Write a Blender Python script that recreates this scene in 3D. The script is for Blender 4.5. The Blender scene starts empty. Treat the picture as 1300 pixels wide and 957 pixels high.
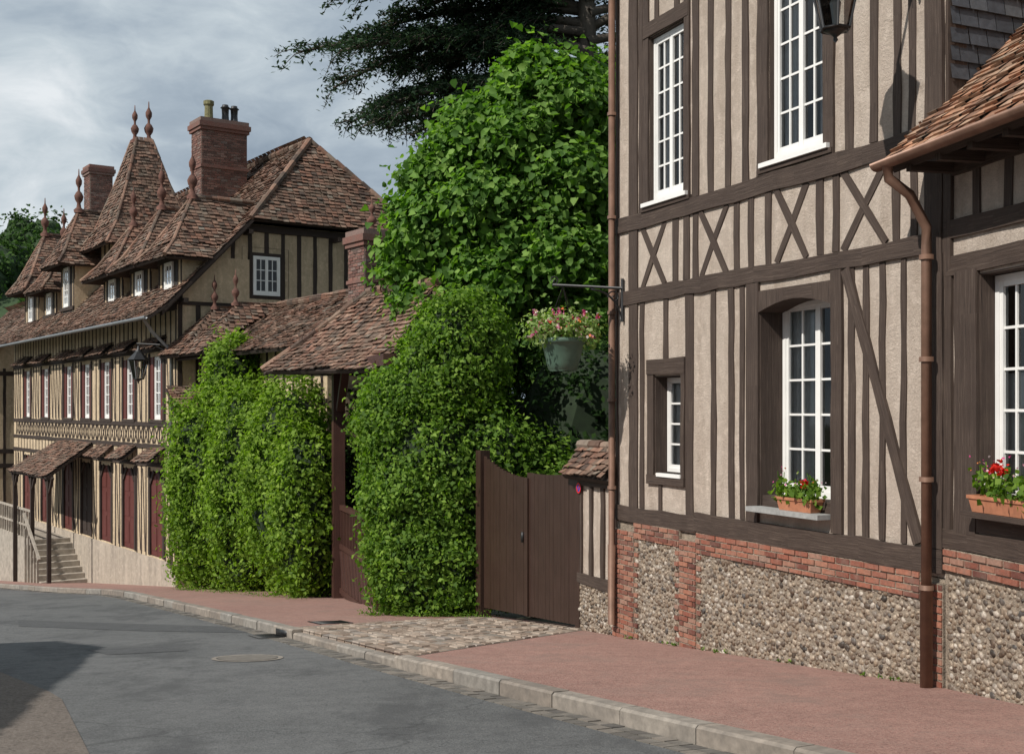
import bpy, math, random
import numpy as np
from mathutils import Vector
random.seed(7); rng=np.random.default_rng(7)
R=random.random
def U(a,b): return a+(b-a)*R()
# ------------------------------------------------------------------ materials
MATS={}
def newmat(name):
    m=bpy.data.materials.new(name); m.use_nodes=True; nt=m.node_tree
    b=nt.nodes['Principled BSDF']; MATS[name]=m
    return m,nt,b
def N(nt,t,**k):
    n=nt.nodes.new(t)
    for a,v in k.items():
        if a in n.inputs: n.inputs[a].default_value=v
        else: setattr(n,a,v)
    return n
def ramp(nt,fac,stops,interp='LINEAR'):
    r=nt.nodes.new('ShaderNodeValToRGB'); r.color_ramp.interpolation=interp
    el=r.color_ramp.elements
    while len(el)<len(stops): el.new(.5)
    for e,(p,c) in zip(el,stops): e.position=p; e.color=(*c,1)
    nt.links.new(fac,r.inputs[0]); return r.outputs[0]
def noise(nt,vec,scale,detail=4,rough=.6):
    n=N(nt,'ShaderNodeTexNoise'); n.inputs['Scale'].default_value=scale; n.inputs['Detail'].default_value=detail; n.inputs['Roughness'].default_value=rough
    if vec is not None: nt.links.new(vec,n.inputs['Vector'])
    return n.outputs['Fac']
def mapping(nt,out,sc):
    m=N(nt,'ShaderNodeMapping'); m.inputs['Scale'].default_value=sc; nt.links.new(out,m.inputs['Vector']); return m.outputs[0]
def mixc(nt,fac,a,b,mode='MIX'):
    m=nt.nodes.new('ShaderNodeMix'); m.data_type='RGBA'; m.blend_type=mode
    for s,i in ((fac,0),(a,6),(b,7)):
        if isinstance(s,(int,float)): m.inputs[i].default_value=s
        elif isinstance(s,tuple): m.inputs[i].default_value=(*s,1)
        else: nt.links.new(s,m.inputs[i])
    return m.outputs[2]
def bump(nt,b,h,strength=.3,dist=.01):
    n=N(nt,'ShaderNodeBump'); n.inputs['Strength'].default_value=strength; n.inputs['Distance'].default_value=dist
    nt.links.new(h,n.inputs['Height']); nt.links.new(n.outputs[0],b.inputs['Normal'])
def geo(nt): return nt.nodes.new('ShaderNodeNewGeometry')
def pos(nt): return geo(nt).outputs['Position']
def simple(name,c,rough=.7,var=.25,scale=6,metal=0,bs=.15,bd=.01,bscale=60):
    m,nt,b=newmat(name); p=pos(nt)
    f=noise(nt,p,scale,5); lo=tuple(x*(1-var) for x in c); hi=tuple(min(1,x*(1+var)) for x in c)
    nt.links.new(ramp(nt,f,[(.3,lo),(.7,hi)]),b.inputs['Base Color'])
    b.inputs['Roughness'].default_value=rough; b.inputs['Metallic'].default_value=metal
    if bs: bump(nt,b,noise(nt,p,bscale,3),bs,bd)
    return m
def plaster(name,c,c2,stain,sp=.3):
    m,nt,b=newmat(name); p=pos(nt)
    a=ramp(nt,noise(nt,p,1.1,7,.7),[(.3,c),(.7,c2)])
    st=noise(nt,mapping(nt,p,(3.5,3.5,.45)),1.3,6,.65)
    s=ramp(nt,st,[(.43,(0,0,0)),(.74,(.95,.95,.95))])
    a=mixc(nt,s,a,stain)
    f=noise(nt,p,60,4,.75); a=mixc(nt,ramp(nt,f,[(.36,(sp,)*3),(.58,(0,0,0))]),a,tuple(x*.5 for x in c))
    f3=noise(nt,p,8,5,.7); a=mixc(nt,ramp(nt,f3,[(.50,(0,0,0)),(.68,(.6,.6,.6))]),a,tuple(min(.8,x*1.15) for x in c2))
    f4=noise(nt,p,3.2,6,.8); a=mixc(nt,ramp(nt,f4,[(.30,(.6,.6,.6)),(.44,(0,0,0))]),a,tuple(x*.78 for x in stain))
    nt.links.new(a,b.inputs['Base Color']); b.inputs['Roughness'].default_value=.92
    bump(nt,b,noise(nt,p,40,6,.78),1.0,.028)
plaster('plaster',(.54,.445,.365),(.64,.545,.46),(.42,.33,.26))
plaster('plaster_ochre',(.56,.43,.28),(.68,.54,.37),(.40,.31,.2))
plaster('plinth_stone',(.40,.34,.27),(.55,.47,.38),(.28,.24,.2))
def wood(name,c1,c2,c3,rough=.8,bs=.7):
    m,nt,b=newmat(name); uv=N(nt,'ShaderNodeUVMap').outputs[0]; p=pos(nt)
    g=noise(nt,mapping(nt,uv,(1.2,38,1)),1.5,7,.75)
    a=ramp(nt,g,[(.32,c1),(.52,c2),(.72,c3)])
    cr=noise(nt,mapping(nt,uv,(2.2,70,1)),1.0,3,.5)
    a=mixc(nt,ramp(nt,cr,[(.30,(.9,.9,.9)),(.38,(0,0,0))]),a,tuple(x*.25 for x in c1))
    a=mixc(nt,ramp(nt,noise(nt,p,2.2,5,.7),[(.35,(0,0,0)),(.7,(.65,.65,.65))]),a,c1)
    nt.links.new(a,b.inputs['Base Color']); b.inputs['Roughness'].default_value=rough
    bump(nt,b,g,bs,.015)
wood('timber',(.036,.022,.016),(.066,.044,.033),(.14,.104,.08))
wood('timber_far',(.026,.016,.012),(.042,.027,.02),(.068,.047,.035))
wood('door_red',(.085,.020,.016),(.12,.03,.023),(.16,.05,.04),.6,.3)
wood('door_brown',(.045,.018,.013),(.07,.028,.02),(.10,.045,.033),.55,.4)
wood('gate_wood',(.030,.015,.010),(.048,.025,.018),(.068,.04,.03),.42,.4)
wood('bark',(.05,.04,.03),(.09,.075,.06),(.14,.12,.10),.9)
def island(name,stops,rough=.85,var=.5,nscale=18,bs=.4,bd=.01,smul=None,nlo=.25,smul2=None):
    m,nt,b=newmat(name); g=geo(nt)
    a=ramp(nt,g.outputs['Random Per Island'],stops)
    f=noise(nt,g.outputs['Position'],nscale,5)
    a=mixc(nt,var,a,ramp(nt,f,[(.3,(nlo,)*3),(.65,(1,1,1))]),'MULTIPLY')
    for sm in (smul,smul2):
        if sm: a=mixc(nt,ramp(nt,noise(nt,g.outputs['Position'],sm[0],5,.7),[(.42,(0,0,0)),(.68,(sm[2],)*3)]),a,sm[1])
    nt.links.new(a,b.inputs['Base Color']); b.inputs['Roughness'].default_value=rough
    if bs: bump(nt,b,f,bs,bd)
    return m
def leaf(name,stops,nscale=2.5,tr=(1.6,1.9,.6),tf=.38,gl=.03):
    m,nt,b=newmat(name); nt.nodes.remove(b); g=geo(nt)
    a=ramp(nt,g.outputs['Random Per Island'],stops)
    if nscale: a=mixc(nt,.5,a,ramp(nt,noise(nt,g.outputs['Position'],nscale,1),[(.35,(.35,.4,.4)),(.6,(1,1,1))]),'MULTIPLY')
    d=N(nt,'ShaderNodeBsdfDiffuse'); nt.links.new(a,d.inputs[0])
    t=N(nt,'ShaderNodeBsdfTranslucent'); nt.links.new(mixc(nt,1.0,a,tr,'MULTIPLY'),t.inputs[0])
    q=N(nt,'ShaderNodeBsdfGlossy'); q.inputs['Roughness'].default_value=.65; q.inputs[0].default_value=(.5,.6,.45,1)
    mx=N(nt,'ShaderNodeMixShader'); mx.inputs[0].default_value=tf; nt.links.new(d.outputs[0],mx.inputs[1]); nt.links.new(t.outputs[0],mx.inputs[2])
    m2=N(nt,'ShaderNodeMixShader'); m2.inputs[0].default_value=gl; nt.links.new(mx.outputs[0],m2.inputs[1]); nt.links.new(q.outputs[0],m2.inputs[2])
    nt.links.new(m2.outputs[0],nt.nodes['Material Output'].inputs[0])
island('roof_tile',[(0,(.055,.034,.027)),(.2,(.11,.056,.038)),(.45,(.175,.082,.053)),(.7,(.25,.12,.078)),(.88,(.34,.2,.14)),(1,(.22,.19,.155))],smul=(1.1,(.105,.082,.06),.6),smul2=(4.5,(.20,.165,.12),.4))
island('roof_tile_orange',[(0,(.17,.085,.055)),(.35,(.32,.15,.085)),(.7,(.46,.23,.13)),(.9,(.52,.33,.22)),(1,(.30,.24,.18))],smul=(3.5,(.17,.13,.09),.65))
island('slate',[(0,(.035,.04,.047)),(.6,(.07,.075,.085)),(1,(.11,.115,.12))],rough=.5)
island('brick',[(0,(.13,.045,.033)),(.25,(.23,.075,.048)),(.55,(.33,.115,.072)),(.8,(.38,.16,.10)),(1,(.32,.20,.15))],nscale=30,smul=(6,(.25,.19,.15),.4))
island('brick_old',[(0,(.11,.055,.045)),(.4,(.18,.08,.062)),(.8,(.27,.13,.10)),(1,(.22,.17,.15))],nscale=30,smul=(3,(.12,.10,.085),.5))
island('flint',[(0,(.06,.05,.042)),(.15,(.19,.13,.09)),(.32,(.31,.23,.16)),(.5,(.46,.37,.28)),(.62,(.21,.165,.13)),(.76,(.58,.51,.43)),(.88,(.35,.27,.2)),(1,(.10,.09,.085))],rough=.5,nscale=38,bs=.5,var=.75,nlo=.15)
island('cobble',[(0,(.22,.16,.12)),(.5,(.34,.26,.2)),(.8,(.43,.35,.28)),(1,(.27,.23,.2))],nscale=9,var=.5)
island('kerb_stone',[(0,(.24,.20,.165)),(.5,(.34,.29,.24)),(1,(.29,.27,.24))],nscale=10,var=.6,smul=(1.5,(.14,.125,.11),.6))
island('gutter_sett',[(0,(.10,.09,.08)),(.5,(.16,.145,.125)),(1,(.22,.19,.16))],nscale=12)
leaf('leaf_linden',[(0,(.05,.115,.02)),(.4,(.10,.20,.034)),(.75,(.155,.275,.05)),(1,(.23,.36,.08))],2.2)
leaf('leaf_hedge',[(0,(.075,.135,.012)),(.4,(.15,.25,.024)),(.8,(.225,.34,.04)),(1,(.30,.41,.07))],2.2)
leaf('leaf_ivy',[(0,(.055,.115,.014)),(.4,(.115,.21,.024)),(.8,(.18,.29,.036)),(1,(.25,.37,.06))],2.2)
leaf('leaf_basket',[(0,(.10,.17,.04)),(.5,(.2,.3,.09)),(1,(.42,.48,.25))],0)
leaf('leaf_shaded',[(0,(.012,.025,.01)),(.5,(.022,.045,.015)),(1,(.04,.075,.022))],2,(1.2,1.5,.6),.38,.0)  # leaf colour darkened to carry the shade under the trees
leaf('needles',[(0,(.022,.04,.026)),(.5,(.036,.062,.038)),(1,(.06,.095,.06))],0,(1.2,1.4,.8),.3,.0)
leaf('leaf_hill',[(0,(.03,.06,.02)),(.5,(.05,.10,.03)),(1,(.09,.15,.045))],.25,(1.2,1.5,.6),.3,.0)
leaf('petal_red',[(0,(.55,.012,.01)),(1,(.75,.03,.02))],0,(1,1,1)); 
leaf('petal_pink',[(0,(.6,.05,.22)),(.35,(.75,.12,.35)),(.6,(.82,.45,.55)),(.75,(.85,.8,.78)),(.9,(.8,.4,.08)),(1,(.7,.04,.05))],0,(1,1,1))
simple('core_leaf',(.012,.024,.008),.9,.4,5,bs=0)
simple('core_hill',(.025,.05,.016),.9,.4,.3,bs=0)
simple('white_paint',(.80,.79,.76),.45,.05,4,bs=.05)
simple('mortar',(.29,.235,.18),.95,.35,14,bs=.8,bd=.03)
simple('mortar_dark',(.20,.17,.14),.95,.2,10,bs=.6,bd=.02)
simple('copper',(.20,.115,.08),.45,.25,5,metal=.35,bs=.05)
simple('iron',(.016,.016,.017),.45,.3,9,bs=.1)
simple('zinc',(.32,.33,.34),.4,.15,5,metal=.5,bs=.05)
simple('terracotta',(.42,.17,.09),.8,.2,12)
simple('terracotta_old',(.12,.055,.04),.9,.45,9)
simple('pot_green',(.075,.125,.09),.4,.12,9)
simple('chimney_pot',(.17,.16,.08),.9,.5,12)
simple('interior',(.03,.028,.026),.9,.2,3,bs=0)
simple('stone_grey',(.30,.30,.29),.8,.2,14)
simple('step_stone',(.34,.30,.25),.9,.3,5)
simple('earth',(.07,.075,.04),.95,.4,3)
simple('curtain',(.78,.78,.78),.9,.1,14,bs=0)
simple('sign_blue',(.02,.05,.35),.4,.05); simple('sign_red',(.6,.02,.02),.4,.05)
simple('lamp_glass',(.22,.23,.22),.15,.2,4,bs=0)
def glass():
    m,nt,b=newmat('window_glass'); nt.nodes.remove(b)
    t=N(nt,'ShaderNodeBsdfTransparent'); t.inputs[0].default_value=(.88,.9,.9,1)
    g=N(nt,'ShaderNodeBsdfGlossy'); g.inputs['Roughness'].default_value=.04
    f=N(nt,'ShaderNodeFresnel'); f.inputs[0].default_value=1.6
    bp=N(nt,'ShaderNodeBump'); bp.inputs['Strength'].default_value=.08; nt.links.new(noise(nt,pos(nt),5,2),bp.inputs['Height']); nt.links.new(bp.outputs[0],g.inputs['Normal'])
    mx=N(nt,'ShaderNodeMixShader'); nt.links.new(f.outputs[0],mx.inputs[0]); nt.links.new(t.outputs[0],mx.inputs[1]); nt.links.new(g.outputs[0],mx.inputs[2])
    nt.links.new(mx.outputs[0],nt.nodes['Material Output'].inputs[0])
glass()
def ground_mat(name,c1,c2,c3,fine,rough=.9,cracks=True,dirt=None,dirt2=None):
    m,nt,b=newmat(name); p=pos(nt)
    a=ramp(nt,noise(nt,p,.55,6,.65),[(.35,c1),(.6,c2)])
    s=noise(nt,p,fine,3,.8); a=mixc(nt,ramp(nt,s,[(.38,(0,0,0)),(.62,(.8,.8,.8))]),a,c3)
    s2=noise(nt,p,fine*.6,2,.8); a=mixc(nt,ramp(nt,s2,[(.34,(.6,.6,.6)),(.45,(0,0,0))]),a,tuple(x*.45 for x in c1))
    f2=noise(nt,p,5,7,.75); a=mixc(nt,.55,a,ramp(nt,f2,[(.3,(.5,.5,.5)),(.62,(1,1,1))]),'MULTIPLY')
    if dirt: a=mixc(nt,ramp(nt,noise(nt,p,1.1,6,.7),[(.5,(0,0,0)),(.7,(.7,.7,.7))]),a,dirt)
    if dirt2: a=mixc(nt,ramp(nt,noise(nt,mapping(nt,p,(1,.5,1)),.8,7,.75),[(.5,(0,0,0)),(.6,(.65,.65,.65))]),a,dirt2)
    if cracks:
        w=noise(nt,p,1.5,3); v=N(nt,'ShaderNodeTexVoronoi'); v.feature='DISTANCE_TO_EDGE'; v.inputs['Scale'].default_value=.33
        vm=N(nt,'ShaderNodeVectorMath'); vm.operation='MULTIPLY_ADD'; vm.inputs[1].default_value=(1.2,1.2,1.2); 
        cb=N(nt,'ShaderNodeCombineXYZ'); nt.links.new(w,cb.inputs[0]); nt.links.new(w,cb.inputs[1]); nt.links.new(cb.outputs[0],vm.inputs[0]); nt.links.new(p,vm.inputs[2]); nt.links.new(vm.outputs[0],v.inputs['Vector'])
        a=mixc(nt,ramp(nt,v.outputs[0],[(0,(.5,.5,.5)),(.008,(0,0,0))]),a,tuple(x*.45 for x in c1))
    nt.links.new(a,b.inputs['Base Color']); b.inputs['Roughness'].default_value=rough
    bump(nt,b,s,.7,.015)
ground_mat('asphalt',(.075,.078,.08),(.115,.116,.117),(.19,.19,.185),70,dirt2=(.058,.059,.061))
ground_mat('asphalt_patch',(.055,.057,.06),(.07,.072,.075),(.13,.13,.13),75,cracks=False)
ground_mat('red_pavement',(.24,.115,.094),(.33,.17,.137),(.41,.27,.22),60,cracks=False,dirt=(.20,.14,.118))
ground_mat('brown_paving',(.10,.078,.062),(.14,.112,.092),(.2,.17,.145),40,cracks=False)
# ------------------------------------------------------------------ builder
COL=bpy.context.scene.collection
class Fr:
    def __init__(s,O,d):
        l=math.hypot(*d); s.O=O; s.d=(d[0]/l,d[1]/l); s.n=(s.d[1],-s.d[0])
    def setn(s,n): s.n=n; return s
    def p(s,u,n,z): return (s.O[0]+s.d[0]*u+s.n[0]*n, s.O[1]+s.d[1]*u+s.n[1]*n, z)
class B:
    def __init__(s,name,loc=(0,0,0)):
        s.e=bpy.data.objects.new(name,None); COL.objects.link(s.e); s.d={}
    def add(s,mat,v,f,part=None):
        k=(mat,part or mat); V,Fc=s.d.setdefault(k,([],[])); o=len(V); V.extend(v); Fc.extend([tuple(i+o for i in q) for q in f])
    def box(s,F,u0,u1,n0,n1,z0,z1,mat,part=None):
        v=[F.p(u,n,z) for z in (z0,z1) for n in (n0,n1) for u in (u0,u1)]
        s.add(mat,v,[(0,1,3,2),(4,6,7,5),(0,4,5,1),(2,3,7,6),(0,2,6,4),(1,5,7,3)],part)
    def beam(s,F,a,b,w,n0,n1,mat='timber',j=.009,part=None):
        a=np.array(a,float); b=np.array(b,float); L=np.linalg.norm(b-a)
        if L<.02: return
        t=(b-a)/L; q=np.array([-t[1],t[0]]); k=max(1,int(L/.33)); v=[];f=[]
        for i in range(k+1):
            c=a+(b-a)*i/k; e0=w/2+U(-j,j); e1=w/2+U(-j,j); nn=n1+U(-j,j)*.5
            for (e,n) in ((-e0,n0),(e1,n0),(e1,nn),(-e0,nn)):
                r=c+q*e; v.append(F.p(r[0],n,r[1]))
            if i:
                o=4*i
                for m in range(4): f.append((o-4+m,o-4+(m+1)%4,o+(m+1)%4,o+m))
        f.append((0,1,2,3)); o=4*k; f.append((o+3,o+2,o+1,o)); s.add(mat,v,f,part)
    def hb(s,F,u0,u1,z0,z1,n0=-.05,n1=.025,mat='timber',**k): s.beam(F,(u0,(z0+z1)/2),(u1,(z0+z1)/2),z1-z0,n0,n1,mat,**k)
    def vb(s,F,u0,u1,z0,z1,n0=-.05,n1=.014,mat='timber',**k): s.beam(F,((u0+u1)/2,z0),((u0+u1)/2,z1),u1-u0,n0,n1,mat,**k)
    def wall(s,F,u0,u1,z0,z1,n,mat,holes=(),part=None,step=2):
        us=sorted({u0,u1,*[h[i] for h in holes for i in (0,1) if u0<h[i]<u1]}); zs=sorted({z0,z1,*[h[i] for h in holes for i in (2,3) if z0<h[i]<z1]})
        for a,b in zip(us,us[1:]):
            for c,d in zip(zs,zs[1:]):
                mu,mz=(a+b)/2,(c+d)/2
                if any(h[0]<mu<h[1] and h[2]<mz<h[3] for h in holes): continue
                s.add(mat,[F.p(a,n,c),F.p(b,n,c),F.p(b,n,d),F.p(a,n,d)],[(0,1,2,3)],part)
    def poly(s,pts,mat,part=None,th=0):
        k=len(pts)
        if not th: s.add(mat,pts,[tuple(range(k))],part); return
        P=[Vector(p) for p in pts]; nn=(P[1]-P[0]).cross(P[2]-P[0]).normalized()
        if nn.z>0: nn=-nn
        v=[tuple(p) for p in P]+[tuple(p+nn*th) for p in P]
        s.add(mat,v,[tuple(range(k)),tuple(range(2*k-1,k-1,-1))]+[(i,(i+1)%k,k+(i+1)%k,k+i) for i in range(k)],part)
    def tube(s,pts,rad,mat,seg=8,part=None,cap=True):
        P=[Vector(p) for p in pts]; v=[];f=[]
        if isinstance(rad,(int,float)): rad=[rad]*len(P)
        for i,p in enumerate(P):
            t=(P[min(i+1,len(P)-1)]-P[max(i-1,0)]).normalized()
            up=Vector((0,0,1)) if abs(t.z)<.9 else Vector((1,0,0))
            x=t.cross(up).normalized(); y=t.cross(x)
            for k in range(seg):
                a=2*math.pi*k/seg; v.append(tuple(p+(x*math.cos(a)+y*math.sin(a))*rad[i]))
            if i:
                o=i*seg
                for k in range(seg): f.append((o-seg+k,o-seg+(k+1)%seg,o+(k+1)%seg,o+k))
        if cap: f.append(tuple(range(seg))); f.append(tuple(range((len(P)-1)*seg,len(P)*seg)))
        s.add(mat,v,f,part)
    def lathe(s,c,prof,mat,seg=12,part=None):
        v=[];f=[]
        for i,(r,z) in enumerate(prof):
            for k in range(seg):
                a=2*math.pi*k/seg; v.append((c[0]+r*math.cos(a),c[1]+r*math.sin(a),c[2]+z))
            if i:
                o=i*seg
                for k in range(seg): f.append((o-seg+k,o-seg+(k+1)%seg,o+(k+1)%seg,o+k))
        f.append(tuple(range(seg))); f.append(tuple(range((len(prof)-1)*seg,len(prof)*seg))); s.add(mat,v,f,part)
    def tiles(s,pts,mat='roof_tile',tw=.17,th=.12,lift=.036,base='timber_far',jit=1.3,part=None,under=.07):
        P=[Vector(p) for p in pts]; nn=Vector((0,0,0))
        for i in range(len(P)): nn+=P[i].cross(P[(i+1)%len(P)])
        nn.normalize()
        if nn.z<0: nn=-nn
        t=Vector((0,0,1)).cross(nn).normalized(); up=nn.cross(t)
        o=P[0]; Q=[((p-o).dot(t),(p-o).dot(up)) for p in P]
        v0=min(q[1] for q in Q); v1=max(q[1] for q in Q); V=[];Fc=[]; r=0; v=v0; ph=U(0,6)
        while v<v1-.02:
            vm=min(v+th*.5,v1-.01); xs=[]
            for i in range(len(Q)):
                a,b=Q[i],Q[(i+1)%len(Q)]
                if (a[1]-vm)*(b[1]-vm)<0: xs.append(a[0]+(b[0]-a[0])*(vm-a[1])/(b[1]-a[1]))
            if len(xs)>=2:
                x0,x1=min(xs),max(xs); x=x0-(tw/2 if r%2 else 0)+U(-.03,0)
                while x<x1:
                    a=max(x,x0)+.004; b=min(x+tw,x1)-.004
                    if b-a>.02:
                        wob=.018*math.sin(x*1.7+ph)+.012*math.sin(x*.9+v*1.3+ph)
                        h=lift*(1+U(-.3,.55)*jit)+wob; h2=h+U(-.008,.008)*jit; vb=v+U(-.014,.014)*jit-.015; vt=v+th*1.15
                        c=[(a,vb,h),(b,vb,h2),(b,vt,.006+wob),(a,vt,.006+wob),(a,vb,h-.024),(b,vb,h2-.024)]
                        k=len(V); V.extend(tuple(o+t*q[0]+up*q[1]+nn*q[2]) for q in c)
                        Fc.extend([(k,k+1,k+2,k+3),(k+4,k+5,k+1,k)])
                    x+=tw
            v+=th; r+=1
        s.add(mat,V,Fc,part or 'roof_tiles')
        if under: s.poly([tuple(p-nn*.035) for p in P],base,part='roof_boards',th=under)
    def ridge(s,p0,p1,r=.09,mat='roof_tile',L=.33):
        a=Vector(p0); b=Vector(p1); d=b-a; n=max(1,int(d.length/L))
        for i in range(n):
            q0=a+d*(i/n); q1=a+d*((i+1.08)/n); rr=r*U(.9,1.12)
            s.tube([q0,q1],[rr,rr*.86],mat,8,part='ridge_tiles')
    def finial(s,p,h,mat='terracotta_old',w=1):
        pr=[(.13,0),(.15,.06),(.07,.12),(.05,.22),(.11,.30),(.13,.38),(.08,.46),(.035,.5),(.035,.58),(.085,.66),(.09,.74),(.05,.81),(.02,.86),(.012,1)]
        s.lathe(p,[(r*h*w*.85,z*h) for r,z in pr],mat,10,part='finial')
    def bricks(s,F,u0,u1,z0,z1,n,mat='brick',bl=.2,bh=.062,d=.04,mort='mortar',out=True,part='brickwork'):
        if out: s.box(F,u0+.003,u1-.003,n-.2,n,z0,z1,mort,part='mortar_bed')
        z=z1; r=0; g=.014
        while z>z0:
            zb=max(z-bh,z0); u=u0-(bl/2 if r%2 else 0)
            while u<u1:
                a=max(u,u0); b=min(u+bl,u1)
                if b-a>.03: s.box(F,a+g/2+U(0,.004),b-g/2-U(0,.004),n-.02,n+.006+U(0,.012),zb+g/2+U(0,.003),z-g/2-U(0,.003),mat,part)
                u+=bl
            z-=bh; r+=1
    def flint(s,F,u0,u1,z0,z1,n,sp=.06,zlow=None):
        V=[];Fc=[]; ico=ICO; z=z1-sp*.4; r=0
        while z>z0:
            u=u0+sp*.4+U(0,sp*.6)
            while u<u1-sp*.3:
                k_=U(.55,1.4)
                if zlow is None or z>zlow(u)-.1:
                    sx=sp*.54*k_*U(.85,1.3); sz=sp*.45*k_; sy=U(.008,.026); th=U(-.9,.9); cu=min(max(u+U(-.012,.012),u0+sx*.7),u1-sx*.7); cz=min(z+U(-.018,.018),z1-.02)
                    cs,sn=math.cos(th),math.sin(th); p=ICOV.copy()*(1+rng.normal(0,.13,(len(ICOV),1)))
                    a=p[:,0]*sx; b=p[:,2]*sz; uu=cu+a*cs-b*sn; zz=cz+a*sn+b*cs; nn=n+np.minimum(p[:,1],.75)*sy
                    k=len(V); V.extend(F.p(x,y,w) for x,y,w in zip(uu,nn,zz)); Fc.extend((q[0]+k,q[1]+k,q[2]+k) for q in ico)
                u+=sp*(.5+.55*k_)
            z-=sp*.84; r+=1
        s.add('flint',V,Fc,'flint_stones')
    def window(s,F,u0,u1,z0,z1,n,cols=2,rows=5,fw=.045,mw=.022,curtain='side',wm='white_paint',depth=.7,leaves=2):
        for a,b,c,d in ((u0,u0+fw,z0,z1),(u1-fw,u1,z0,z1),(u0+fw,u1-fw,z0,z0+fw*1.4),(u0+fw,u1-fw,z1-fw,z1)): s.box(F,a,b,n-.06,n+.01,c,d,wm,'window_frame')
        iu0,iu1,iz0,iz1=u0+fw,u1-fw,z0+fw*1.4,z1-fw
        lw=(iu1-iu0)/leaves; st=fw*.85
        for l in range(leaves):
            a=iu0+l*lw; b=a+lw
            for q in ((a,a+st,iz0,iz1),(b-st,b,iz0,iz1),(a+st,b-st,iz0,iz0+st*1.3),(a+st,b-st,iz1-st,iz1)):
                s.box(F,q[0]+.002,q[1]-.002,n-.045,n+.002+.004*l,q[2],q[3],wm,'casement')
            A,Bb,C,D=a+st,b-st,iz0+st*1.3,iz1-st
            for i in range(1,cols): 
                x=A+(Bb-A)*i/cols; s.box(F,x-mw/2,x+mw/2,n-.035,n-.006,C,D,wm,'glazing_bars')
            for i in range(1,rows):
                x=C+(D-C)*i/rows; s.box(F,A,Bb,n-.033,n-.008,x-mw/2,x+mw/2,wm,'glazing_bars')
        s.add('window_glass',[F.p(u0+.01,n-.022,z0+.01),F.p(u1-.01,n-.022,z0+.01),F.p(u1-.01,n-.022,z1-.01),F.p(u0+.01,n-.022,z1-.01)],[(0,1,2,3)],'panes')
        a,b,c,d,m0,m1=u0-.3,u1+.3,z0-.3,z1+.25,n-.07,n-depth
        v=[F.p(u,q,z) for z in (c,d) for q in (m0,m1) for u in (a,b)]
        s.add('interior',v,[(0,1,3,2),(4,6,7,5),(2,3,7,6),(0,2,6,4),(1,5,7,3)],'room')
        def cur(x0,x1,y0,y1,amp=.02):
            k=24; v=[];f=[]
            for i in range(k+1):
                x=x0+(x1-x0)*i/k; q=n-.09+amp*math.sin(i*1.9)+amp*.5*math.sin(i*.7)
                v+= [F.p(x,q,y0),F.p(x,q,y1)]
                if i: o=2*i; f.append((o-2,o,o+1,o-1))
            s.add('curtain',v,f,'curtain')
        if curtain=='side': w=(u1-u0); cur(u0,u0+w*.36,z0,z1); cur(u1-w*.26,u1,z0,z1)
        if curtain=='half': cur(u0,u1,z0,z0+(z1-z0)*.58)
        if curtain=='full': cur(u0,u1,z0,z1)
        if curtain=='left': cur(u0,u0+(u1-u0)*.45,z0,z1)
    def done(s,smooth=()):
        for (mat,part),(V,Fc) in s.d.items():
            if not V: continue
            me=bpy.data.meshes.new(part); me.from_pydata(V,[],Fc); me.materials.append(MATS[mat])
            co=np.empty(len(me.vertices)*3); me.vertices.foreach_get('co',co); co=co.reshape(-1,3)
            nl=len(me.loops); vi=np.empty(nl,int); me.loops.foreach_get('vertex_index',vi)
            npg=len(me.polygons); nr=np.empty(npg*3); me.polygons.foreach_get('normal',nr); nr=nr.reshape(-1,3)
            ls=np.empty(npg,int); lt=np.empty(npg,int); me.polygons.foreach_get('loop_start',ls); me.polygons.foreach_get('loop_total',lt)
            if mat in('timber','timber_far','door_red','door_brown','gate_wood','bark'):
                e0=co[vi[ls+1]]-co[vi[ls]]; e1=co[vi[ls+2]]-co[vi[ls+1]]
                t=np.where((np.linalg.norm(e0,axis=1)>np.linalg.norm(e1,axis=1))[:,None],e0,e1)
            else:
                t=np.cross(np.array([0,0,1.]),nr); bad=np.linalg.norm(t,axis=1)<.2; t[bad]=(1,0,0)
            t/=np.linalg.norm(t,axis=1)[:,None]+1e-9; w=np.cross(nr,t)
            pi=np.repeat(np.arange(npg),lt); C=co[vi]
            uv=np.stack([(C*t[pi]).sum(1),(C*w[pi]).sum(1)],1)
            l=me.uv_layers.new(name='UVMap'); l.data.foreach_set('uv',uv.ravel())
            if mat in ('flint','copper','terracotta_old','bark','zinc','iron','pot_green') : me.polygons.foreach_set('use_smooth',[True]*npg)
            ob=bpy.data.objects.new(part,me); ob.parent=s.e; COL.objects.link(ob)
        return s.e
import bmesh
bm=bmesh.new(); bmesh.ops.create_icosphere(bm,subdivisions=1,radius=1); ICOV=np.array([v.co[:] for v in bm.verts]); ICO=[tuple(v.index for v in f.verts) for f in bm.faces]; bm.free()
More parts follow.
